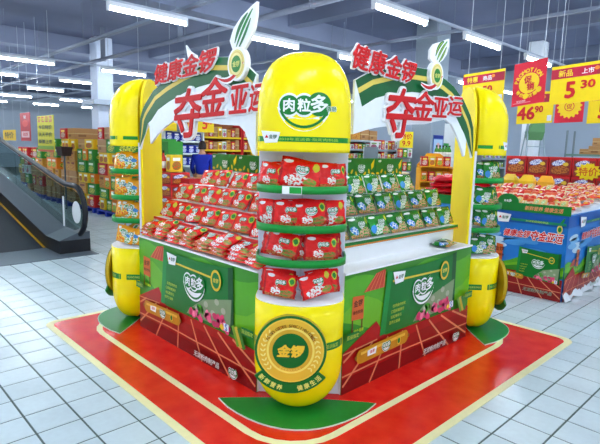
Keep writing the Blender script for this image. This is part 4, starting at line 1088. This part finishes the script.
def person(label, loc, rz, top, trousers, hairc, vest, bend=0.0):
    p = thing('person', label, 'person', loc, rz, None)
    H = [((0, 0, .95), (.15, .11)), ((0, -.01, 1.15), (.14, .10)), ((0, -.02, 1.34), (.17, .11)), ((0, -.01, 1.46), (.075, .07)), ((0, -.02, 1.53), .055), ((0, -.035, 1.60), (.072, .088)), ((0, -.035, 1.68), (.07, .085)),
         ((.19, -.01, 1.40), .055), ((.23, .0, 1.14), .045), ((.21, -.16, .98), .036), ((-.19, -.01, 1.40), .055), ((-.24, .0, 1.14), .045), ((-.21, -.18, 1.0), .036),
         ((.09, 0, .86), .095), ((.10, -.01, .48), .062), ((.10, .02, .09), .043), ((.10, -.13, .03), (.04, .03)), ((-.09, 0, .86), .095), ((-.10, -.01, .48), .062), ((-.10, .02, .09), .043), ((-.10, -.13, .03), (.04, .03)),
         ((0, -.125, 1.625), .014), ((.078, -.03, 1.62), .014), ((-.078, -.03, 1.62), .014)]
    E = [(0, 1), (1, 2), (2, 3), (3, 4), (4, 5), (5, 6), (2, 7), (7, 8), (8, 9), (2, 10), (10, 11), (11, 12), (0, 13), (13, 14), (14, 15), (15, 16), (0, 17), (17, 18), (18, 19), (19, 20), (5, 21), (5, 22), (5, 23)]
    hand(H, E, 9, None, (0, -.75, -.6), 1); hand(H, E, 12, None, (0, -.75, -.6), -1)
    b = skin_body('body', H, E, SKIN, p)
    N_ = [((0, 0, .93), (.17, .13)), ((0, -.01, 1.15), (.16, .12)), ((0, -.02, 1.33), (.185, .125)), ((0, -.01, 1.45), (.085, .08)), ((.19, -.01, 1.40), .07), ((.23, 0, 1.15), .057), ((-.19, -.01, 1.40), .07), ((-.24, 0, 1.15), .057)]
    e_ = [(0, 1), (1, 2), (2, 3), (2, 4), (4, 5), (2, 6), (6, 7)]
    if not vest: N_ += [((.21, -.14, 1.0), .045), ((-.21, -.16, 1.02), .045)]; e_ += [(5, 8), (7, 9)]
    skin_body('shirt' if not vest else 'vest', N_, e_, mat(top, .7), p)
    skin_body('trousers', [((0, 0, .93), (.165, .125)), ((.095, 0, .83), .108), ((.10, -.01, .48), .078), ((.10, .02, .10), .062), ((-.095, 0, .83), .108), ((-.10, -.01, .48), .078), ((-.10, .02, .10), .062)], [(0, 1), (1, 2), (2, 3), (0, 4), (4, 5), (5, 6)], mat(trousers, .7), p)
    rings = []
    for k in range(8):
        a = PI / 2 * k / 7.5; z = 1.615 + .145 * math.sin(a); s = max(.06, math.cos(a))
        rings.append([(.094 * s * math.cos(2 * PI * i / 16), -.018 + .115 * s * math.sin(2 * PI * i / 16) * (1 if math.sin(2 * PI * i / 16) > 0 else .82), z - (.05 * s if math.sin(2 * PI * i / 16) > -.1 else -.02 * s)) for i in range(16)])
    MB().loft(rings).build('hair', mat(hairc, .6, var=.3, scale=60), p, True)
    for sx in (-1, 1): MB().lathe([(.002, 0), (.009, .004), (.009, .012), (.002, .016)], 8).build('eye', mat((30, 22, 20), .3), p, True, (sx * .03, -.118, 1.635))
    MB().box(-.022, .022, -.124, -.116, 1.565, 1.575).build('mouth', mat((170, 80, 75), .5), p)
    for sx in (-1, 1): MB().rbox(sx * .10 - .045, sx * .10 + .045, -.19, .08, 0, .075, .015).build('shoe', mat((30, 30, 34), .5), p)
    return p
person('person in a blue vest seen from behind, facing the shelves', (-9.95, 6.42, .003), PI / 2 + 2.4, (22, 50, 170), (50, 54, 70), (40, 30, 28), False)
person('person in dark clothes turned towards the blue vested person', (-10.35, 6.02, .003), PI / 2 + .9, (40, 42, 52), (60, 62, 80), (30, 24, 24), False)

# ------------------------------------------------------------------ goods seen under the right arch
M_GSH = mat((120, 134, 140), .5); M_GBK = mat((200, 210, 214), .6)
GA = ((-8.2, 9.2, 0), PI / 2)
gondola('grey_shelf', 'grey shelf unit topped with brown cartons beside the front pillar', *GA, 1.5, 1.9, [.4, .8, 1.16, 1.43, 1.66, 1.88], .45, M_GSH, M_GBK, mat((160, 175, 180), .4))
for z, nm, ks in ((1.16, 'third', [WHITEB, REDB, GREENB]), (1.43, 'fourth', [GREENB, YELB, ORANGE, WHITEB, GREENB]), (1.66, 'fifth', [YELB, GREENB, WHITEB, REDB])):
    fill_shelf(GA[0], GA[1], 1.5, z, 9, ks, 'packet on the %s board of the carton topped shelf' % nm, 'packets on the carton topped shelf', (.12, .17))
fill_shelf(GA[0], GA[1], 1.5, 1.885, 4, [KRAFT, KRAFT2, KRAFT], 'brown carton on top of the grey shelf', 'cartons on top of the grey shelf', (.24, .32), cat='carton')
GC = ((-7.15, 9.25, 0), PI / 2)
gondola('grey_shelf', 'nearer grey shelf unit of red and white packets', *GC, 1.15, 1.72, [.3, .55, .82, 1.1, 1.4, 1.66], .4, M_GSH, M_GBK, mat((150, 165, 175), .4))
for z, nm in ((.82, 'third'), (1.1, 'fourth'), (1.4, 'fifth'), (1.66, 'top')):
    fill_shelf(GC[0], GC[1], 1.15, z, 8, [WHITEB, REDB, WHITEB, YELB, REDB, WHITEB], 'packet on the %s board of the nearer grey shelf' % nm, 'packets on the nearer grey shelf', (.16, .22))
rk = thing('sign_rack', 'narrow product rack with a yellow price sign beside the steel column', 'rack', (-6.75, 9.75, 0), PI / 4)
MB().box(-.16, .16, .16, .18, 0, 2.0).build('back_panel', M_GBK, rk)
for z in (.5, .85, 1.2, 1.5): MB().box(-.16, .16, -.1, .16, z - .02, z).build('shelf', M_GSH, rk)
ys = MB().box(-.15, .15, -.12, -.105, 1.72, 2.08).build('price_sign', mat((245, 225, 40), .4), rk)
d = Draw(.0012); d.text('特价', 0, 1.97, .12, RED); d.text('9.9', 0, 1.82, .11, RED); d.build('print', lambda x, y, e: (x, -.121 - e, y), ys)
Fk = frame((-6.75, 9.75, 0), PI / 4)
for li, z in enumerate((.85, 1.2, 1.5)):
    for c in range(3):
        p = Fk @ Vector((-.105 + .105 * c, .03, z + .001)); carton('packet', 'small packet on the %s board of the narrow rack, %s' % (('lower', 'middle', 'upper')[li], ('left', 'middle', 'right')[c]), 'packets on the narrow rack', p.x, p.y, p.z, .095, .2, .2, (GREENB, WHITEB, REDB)[(li + c) % 3], PI / 4, 'packet')
cl = MB().rbox(-7.4, -6.8, 10.9, 11.5, -.02, CZ - .004, .02).build('trim_41', mat((150, 165, 178), .4, .3)); struct(cl, 'grey steel clad column seen under the right arch', 'column')
ps = MB().box(-6.796, -6.785, 10.98, 11.42, 1.55, 2.05).build('poster', mat((90, 130, 200), .4), cl)
d = Draw(.0012); d.rect(.02, .02, .42, .4, (170, 200, 230)); d.ell(.22, .2, .1, .12, (220, 170, 170)); d.rect(.0, .42, .44, .5, (40, 60, 150)); d.build('poster_print', lambda x, y, e: (-6.785 + e, 10.98 + x, 1.55 + y), ps)
wp = MB().box(-7.3, -7.26, 12.0, 13.0, -.02, 2.4).build('wall_partition', mat((232, 238, 240), .6)); struct(wp, 'white partition with a green sign behind the yellow snack rack', 'wall')
gs = MB().box(-7.256, -7.245, 12.05, 12.5, 1.62, 1.88).build('green_sign', mat((60, 165, 80), .4), wp)
d = Draw(.0012); d.text('出口', .22, .13, .12, WHT); d.build('print', lambda x, y, e: (-7.245 + e, 12.05 + x, 1.62 + y), gs)
sr = thing('snack_rack', 'yellow cardboard snack rack beside the right pillar', 'rack', (-5.15, 8.45, 0), PI / 4)
M_SR = mat((246, 180, 20), .45)
MB().prism([(-.3, 0), (.3, 0), (.3, 1.5), (.12, 1.62), (-.12, 1.62), (-.3, 1.4)], .2, .22, lambda x, y, e: (x, e, y)).build('back_panel', M_SR, sr)
for s in (-1, 1): MB().box(s * .3 - .01, s * .3 + .01, -.15, .2, 0, 1.35).build('side_panel', M_SR, sr)
for z in (.5, .8, 1.1, 1.38):
    MB().box(-.289, .289, -.15, .199, z - .02, z).build('shelf', M_SR, sr); 
Fk = frame((-5.15, 8.45, 0), PI / 4)
for li, z in enumerate((.8, 1.1, 1.38)):
    for c in range(4):
        p = Fk @ Vector((-.21 + .14 * c, .03, z + .001)); carton('packet', 'snack packet on the %s tray of the yellow rack, %s from left' % (('lower', 'middle', 'upper')[li], nth(c)), 'packets on the yellow snack rack', p.x, p.y, p.z, .125, .15, .18, (YELB, ORANGE, REDB)[(li + c) % 3], PI / 4, 'packet')
for i in range(5):
    o = obj('sauce_bottle', bottle_mesh('sauce_bottle', (90, 150, 60), (40, 60, 40), .30, .05) if i == 0 else bpy.data.meshes['sauce_bottle'], None, (-6.3, 10.35 + .14 * i, 1.5)); tag(o, 'green sauce bottle behind the yellow snack rack, %s from left' % nth(i), 'bottle', 'green sauce bottles')
tb = thing('bottle_table', 'pale table carrying the green sauce bottles', 'table', (-6.5, 10.25, 0))
MB().box(0, .4, 0, .8, 1.46, 1.499).build('top', M_WHITE, tb)
for x in (.02, .35):
    for y in (.02, .74): MB().box(x, x + .03, y, y + .03, 0, 1.459).build('leg', M_STL, tb)
REDBAG = print_mat('red_bag_print', (200, 24, 34), [('e', .5, .5, .3, .25, (235, 120, 110), .4, (200, 30, 40)), ('e', .7, .75, .14, .1, (245, 230, 225))], .25, .12, bump=.4)
bag = pouch_mesh('food_bag', REDBAG, .42, .28, .05, 9)
for l in range(4):
    for c in range(3):
        o = obj('food_bag', bag); o.matrix_world = Matrix.Translation((-3.66 + .17 * c + .015 * l, 6.28 + .16 * c, 1.03 + .078 * l)) @ Matrix.Rotation(PI / 4 + rnd.uniform(-.2, .2), 4, 'Z') @ Matrix.Rotation(-1.45, 4, 'X')
        tag(o, 'red food bag piled behind the right pillar, %s layer up, %s' % (nth(l), ('left', 'middle', 'right')[c]), 'food bag', 'red food bags in a pile')
carton('carton', 'open tan carton beside the pile of red bags', None, -5.25, 7.25, .005, .5, .45, 1.28, mat((214, 190, 150), .6), PI / 4)
carton('carton', 'red carton in front of the tan carton', None, -4.85, 6.62, .005, .45, .4, 1.10, REDB, PI / 4)

# ================================================================== PROMOTION ISLAND (right)
IX0, IX1, IY0, IY1, IZ = -3.73, -1.93, 5.98, 8.35, .98
pi_ = thing('promotion_island', 'low sales island with a blue printed skirt full of packets', 'display stand', (0, 0, .003))
MB().rbox(IX0, IX1, IY0, IY1, 0, IZ, .01).build('body', mat((60, 140, 205), .5), pi_)
def skirt_art(W, H):
    d = Draw(.0008); field_art(d, W, H, True, H * .27, .32)
    d.text('健康金锣', W * .50, H * .735, H * .085, (214, 30, 34), w=W * .28, shear=.2, slope=.02, bold=.03, out=WHT, outw=.05)
    d.text('夺金亚运', W * .81, H * .735, H * .115, (214, 30, 34), w=W * .32, shear=.2, bold=.03, out=WHT, outw=.05)
    d.ell(W * .93, H * .84, W * .028, H * .05, (230, 210, 120)); d.ell(W * .93, H * .84, W * .018, H * .03, GRN); d.ell(W * .95, H * .93, W * .012, H * .05, (30, 140, 70), rot=-.5)
    brand_tag(d, W * .34, H * .91, W * .17)
    d.rect(W * .43, H * .885, W * .99, H * .915, (30, 140, 110)); d.text('2010年亚运会指定肉制品', W * .7, H * .90, H * .022, (200, 225, 120), bold=0)
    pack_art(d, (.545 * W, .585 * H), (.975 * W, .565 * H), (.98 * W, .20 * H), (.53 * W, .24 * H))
    sausage_art(d, .40 * W, .25 * H, .60 * W, .225 * H, .03 * H)
    d.text('无淀粉肉制产品', W * .78, H * .09, H * .045, (120, 150, 130), shear=.3, bold=.02)
    return d
skirt_art(1.1, IZ).build('front_print', lambda x, y, e: (IX1 - 1.1 + x, IY0 - .002 - e, y), pi_)
for k in range(2):
    W = (IY1 - IY0) / 2
    skirt_art(W, IZ).build('side_print', lambda x, y, e, k=k: (IX1 + .002 + e, IY0 + k * W + x, y), pi_)
# wrinkled loose hem of the skirt
mb = MB(); A = []; B = []
for i in range(31):
    y = IY0 + (IY1 - IY0) * i / 30; A.append((IX1 + .004, y, .10 + .03 * math.sin(i * 1.7))); B.append((IX1 + .05 + .025 * math.sin(i * 1.3), y, .004 + .02 * (math.sin(i * 2.1) > .3)))
mb.loft([A, B], cap=False, closed=False).build('plastic_hem', mat((225, 232, 238), .25), pi_, True)
hb = MB().prism([(IX0, 0), (IX1 + .02, 0), (IX1 + .02, .105)] + [(-2.62 + .13 * math.cos(PI * i / 10), .10 + .10 * math.sin(PI * i / 10)) for i in range(11)] + [(IX0, .12)], -.006, .006, lambda x, y, e: (x, IY0 - .012 - e, IZ + y)).build('header_strip', mat((0, 130, 52), .4), pi_)
d = Draw(.001); d.rect(IX0 + .01, .008, IX1 + .01, .098, (0, 132, 54)); d.text('新鲜营养 健康生活', -2.95, .055, .05, (235, 150, 110), w=.42, shear=.2); d.text('新鲜营养 健康生活', -2.2, .05, .05, (235, 150, 110), w=.42, shear=.2); logo(d, -2.62, .11, .09, False)
d.build('strip_print', lambda x, y, e: (x, IY0 - .0185 - e, IZ + y), hb)
SN1 = print_mat('red_white_stick_print', (214, 34, 30), [('r', .5, .5, .5, .07, (245, 230, 205)), ('e', .5, .2, .3, .1, (240, 190, 60)), ('e', .4, .8, .25, .12, (245, 225, 215), .4, (230, 90, 60))], .3, .15)
SN2 = print_mat('cream_stick_print', (228, 190, 120), [('r', .5, .3, .5, .16, (216, 60, 36)), ('e', .5, .7, .3, .16, (160, 190, 90), .3, (240, 235, 220))], .3, .2)
SN3 = print_mat('orange_stick_print', (226, 96, 40), [('r', .5, .55, .5, .08, (240, 215, 175)), ('e', .5, .25, .3, .14, (220, 50, 40))], .3, .2)
sn = [pouch_mesh('snack_packet', m, .085, .15, .018, 20 + i) for i, m in enumerate((SN1, SN2, SN3))]
for r, (y, z, x0, n) in enumerate(((6.14, IZ + .02, -3.15, 16), (6.36, IZ + .10, -3.15, 14), (6.6, IZ + .17, -3.15, 12))):
    if r: MB().box(-3.2, x0 + n * .072 - .02, y - .05, y + .17, IZ + .001, z - .005).build('step', M_WHITE, pi_)
    for i in range(n):
        o = obj('snack_packet', sn[(i * 2 + r + (i % 3 == 0)) % 3]); o.matrix_world = Matrix.Translation((x0 + .072 * i, y, z)) @ Matrix.Rotation(rnd.uniform(-.3, .3), 4, 'Z') @ Matrix.Rotation(-rnd.uniform(.5, .9), 4, 'X')
        tag(o, 'red and cream snack packet in the %s row of the island, %s from left' % (('front', 'second', 'third')[r], nth(i)), 'snack packet', 'snack packets standing on the island')
for r in range(13):
    for c in range(8):
        x, y = IX1 - .06 - .085 * c, 6.20 + .155 * r
        if r < 5 and c > 1 + r * .7: continue
        o = obj('snack_packet', sn[(r + c + (r * c) % 2) % 3]); o.matrix_world = Matrix.Translation((x, y, IZ + .04 + rnd.uniform(0, .05) + .012 * r)) @ Matrix.Rotation(rnd.uniform(-.5, .5) + .5, 4, 'Z') @ Matrix.Rotation(-1.25, 4, 'X')
        tag(o, 'flat cream snack packet on the island, %s row back, %s from right edge' % (nth(r), nth(c)), 'snack packet', 'snack packets lying on the island')
    if r % 2 == 0: MB().box(IX1 - (.70 if r > 4 else .18), IX1 - .03, 6.16 + .155 * r, 6.16 + .155 * (r + 2) - .004, IZ + .001, IZ + .018 + .012 * r).build('riser', M_WHITE, pi_)
# yellow stand-up tubs behind the rows
for i in range(3):
    o = obj('tub', MB().loft([[(-.07, -.05, 0), (.07, -.05, 0), (.07, .05, 0), (-.07, .05, 0)], [(-.10, -.06, .14), (.10, -.06, .14), (.10, .06, .14), (-.10, .06, .14)], [(-.06, .0, .22), (.06, .0, .22), (.06, .02, .22), (-.06, .02, .22)]]).mesh('tub', mat(((222, 190, 40), (246, 205, 50), (240, 180, 60))[i], .4)), None, (-3.05 + .24 * i, 6.95, IZ + .175), (0, 0, .2 * i - .2))
    tag(o, 'yellow snack tub behind the packet rows, %s from left' % nth(i), 'tub', 'yellow tubs on the island')
MB().box(-3.2, -2.45, 6.84, 7.06, IZ + .001, IZ + .174).build('step', M_WHITE, pi_)
# noodle cartons behind the island
pallet('blue pallet under the red noodle cartons behind the island', -3.95, -1.75, 8.75, 9.2)
for l in range(5):
    for c in range(6):
        carton('noodle_carton', 'red noodle carton behind the island, %s layer up, %s from left' % (nth(l), nth(c)), 'red noodle cartons behind the island', -3.77 + .36 * c, 8.98, .12 + .30 * l, .35, .42, .296, NOODLE)
stt = thing('starburst_sign', 'yellow starburst sign stuck on the red noodle cartons', 'sign', (-2.62, 8.755, 1.40))
MB().prism([((.20 if i % 2 else .15) * math.cos(2 * PI * i / 26), (.14 if i % 2 else .11) * math.sin(2 * PI * i / 26)) for i in range(26)], 0, .008, FLAT).build('burst', mat((250, 222, 30), .4), stt)
d = Draw(.0015); d.text('特价', 0, 0, .13, (225, 110, 30)); d.build('print', lambda x, y, e: (x, -.0085 - e, y), stt)

# ------------------------------------------------------------------ hanging price signs
def a_price(big, sup, head, sub2):
    def f(d, w, h):
        d.rect(0, h * .66, w, h * .92, (196, 22, 70)); d.rect(w * .74, h * .66, w, h * .92, (170, 20, 60))
        d.text(head, w * .24, h * .79, h * .17, (250, 225, 60)); d.text(sub2, w * .60, h * .79, h * .14, WHT); d.ell(w * .74, h * .83, w * .04, h * .05, (240, 150, 60))
        d.text(big, w * (.34 if len(big) == 1 else .26), h * .34, h * .40, (206, 20, 40), bold=.035); d.text(sup, w * .62, h * .45, h * .20, (206, 20, 40), bold=.035, w=w * .22)
        d.rect(w * .86, h * .06, w * .98, h * .24, (225, 230, 240))
    return f
def gear(d, cx, cy, r, words):
    if words:
        d.ell(cx, cy, r * .66, r * .66, (245, 215, 30), 32)
        d.arctext('PROMOTION', cx, cy, r * .84, PI * .55, r * .24, (245, 215, 30), .30, bold=.04)
        d.text('促', cx - r * .08, cy + r * .24, r * .46, (206, 20, 50), bold=.04); d.text('销', cx + r * .12, cy - r * .24, r * .46, (206, 20, 50), bold=.04)
        d.arctext('特价·优惠·', cx, cy, r * .84, PI * 1.5, r * .24, (245, 215, 30), .36, bold=.04, flip=True)
    else:
        pts = [((r if i % 4 < 2 else r * .86) * math.cos(2 * PI * i / 64) + cx, (r if i % 4 < 2 else r * .86) * math.sin(2 * PI * i / 64) + cy) for i in range(64)]
        d.poly(pts, (245, 215, 30)); d.ell(cx, cy, r * .4, r * .4, (214, 20, 60)); d.ell(cx, cy, r * .34, r * .34, (245, 215, 30)); d.text('促', cx, cy, r * .4, (206, 20, 50))
def a_promo(d, w, h):
    gear(d, w * .5, h * .50, w * .47, True); d.rect(w * .05, h * .05, w * .6, h * .07, (235, 150, 160)); d.text('欢迎选购', w * .3, h * .10, h * .05, (240, 190, 190))
YS = (248, 222, 10)
board('price_sign', 'yellow hanging price sign reading 5 30 at the right edge', -2.72, -1.98, 7.2, 2.31, 2.80, YS, a_price('5', '30', '新品', '上市'), tilt=.06)
board('price_sign', 'yellow hanging price sign reading 2 50 behind the right pillar', -4.0, -3.36, 7.2, 2.34, 2.81, YS, a_price('2', '50', '特惠', '商品'), tilt=.06)
board('promotion_sign', 'red hanging sign with a yellow gear reading PROMOTION', -3.23, -2.79, 7.2, 2.30, 2.88, (216, 24, 62), a_promo, tilt=.13)
board('price_sign', 'smaller yellow hanging price sign reading 46 behind the red sign', -4.58, -3.88, 10.5, 2.25, 2.86, YS, a_price('46', '90', '特惠', '商品'), tilt=.03)
board('promotion_sign', 'smaller red hanging sign with a yellow gear below the 5 30 sign', -3.84, -3.33, 10.5, 2.26, 2.86, (216, 24, 62), lambda d, w, h: gear(d, w * .5, h * .5, w * .44, False), tilt=.03)
board('price_sign', 'yellow hanging price sign with a 5 cut off at the right edge', -3.26, -2.5, 10.5, 2.24, 2.86, YS, a_price('5', '80', '特惠', '商品'), tilt=.03)

# ------------------------------------------------------------------ back wall racks, ladder
GR = ((-6.5, 12.9, 0), PI / 2)
gondola('grey_shelf', 'tall grey shelf unit with a brown carton on top right of the right pillar', *GR, 1.5, 1.9, [.5, .9, 1.25, 1.5, 1.72, 1.9], .45, M_GSH, M_GBK, mat((150, 165, 175), .4))
for z, nm in ((1.25, 'third'), (1.5, 'fourth'), (1.72, 'fifth')): fill_shelf(GR[0], GR[1], 1.5, z, 10, [WHITEB, GREENB, WHITEB, BLUEB], 'tin on the %s board of the tall grey shelf' % nm, 'tins on the tall grey shelf', (.12, .16))
fill_shelf(GR[0], GR[1], 1.5, 1.905, 2, [KRAFT], 'big brown carton on the tall grey shelf', 'cartons on the tall grey shelf', (.38, .42), cat='carton')
rk = thing('storage_rack', 'green grey storage rack with brown cartons against the back wall', 'rack', (-5.0, 14.6, 0))
for z in (.6, 1.2, 1.68): MB().box(0, 2.2, 0, .6, z - .05, z).build('shelf', mat((110, 140, 125), .5), rk)
for x in (0, 2.16):
    for y in (0, .56): MB().box(x, x + .04, y, y + .04, 0, 2.3).build('post', M_GSH, rk)
for i, (x, w, h) in enumerate(((-4.55, .22, .14), (-4.2, .5, .22), (-3.72, .42, .24), (-4.25, .24, .20))):
    carton('carton', 'brown carton on the storage rack, %s' % ('small one at the left', 'wide one in the middle', 'one at the right', 'small one on top of the middle carton')[i], 'cartons on the storage rack', x, 14.88, 1.682 + (.225 if i == 3 else 0), w, .4, h, KRAFT)
for i in range(8): carton('carton', 'white box on the middle board of the storage rack, %s from left' % nth(i), 'boxes on the storage rack', -4.8 + .26 * i, 14.85, 1.202, .23, .3, .22 + .04 * (i % 3), WHITEB)
ld = thing('step_ladder', 'grey step ladder with a green bag hung on top', 'ladder', (-5.25, 13.15, 0), PI / 4)
for s in (-1, 1):
    MB().tube([(s * .32, -.45, 0), (s * .18, 0, 2.45)], .022, 6).build('rail', mat((150, 168, 178), .4, .4), ld)
    MB().tube([(s * .32, .45, 0), (s * .18, 0.02, 2.45)], .018, 6).build('rear_rail', mat((150, 168, 178), .4, .4), ld)
for i in range(7):
    t = (i + 1) / 8; MB().box(-.32 + .14 * t, .32 - .14 * t, -.45 * (1 - t) - .03, -.45 * (1 - t) + .03, 2.45 * t - .012, 2.45 * t + .012).build('rung', mat((150, 168, 178), .4, .4), ld)
MB().loft([[(-.16, -.1, 2.0), (.16, -.1, 2.0), (.16, .1, 2.0), (-.16, .1, 2.0)], [(-.2, -.12, 2.2), (.2, -.12, 2.2), (.2, .12, 2.2), (-.2, .12, 2.2)], [(-.05, -.04, 2.5), (.2, -.04, 2.55), (.2, .04, 2.55), (-.05, .04, 2.5)]]).build('green_bag', mat((90, 140, 90), .6), ld)
cl = MB().rbox(-6.25, -5.85, 14.7, 15.1, -.02, CZ - .004, .02).build('trim_42', mat((228, 236, 244), .6)); struct(cl, 'narrow white column behind the step ladder', 'column')
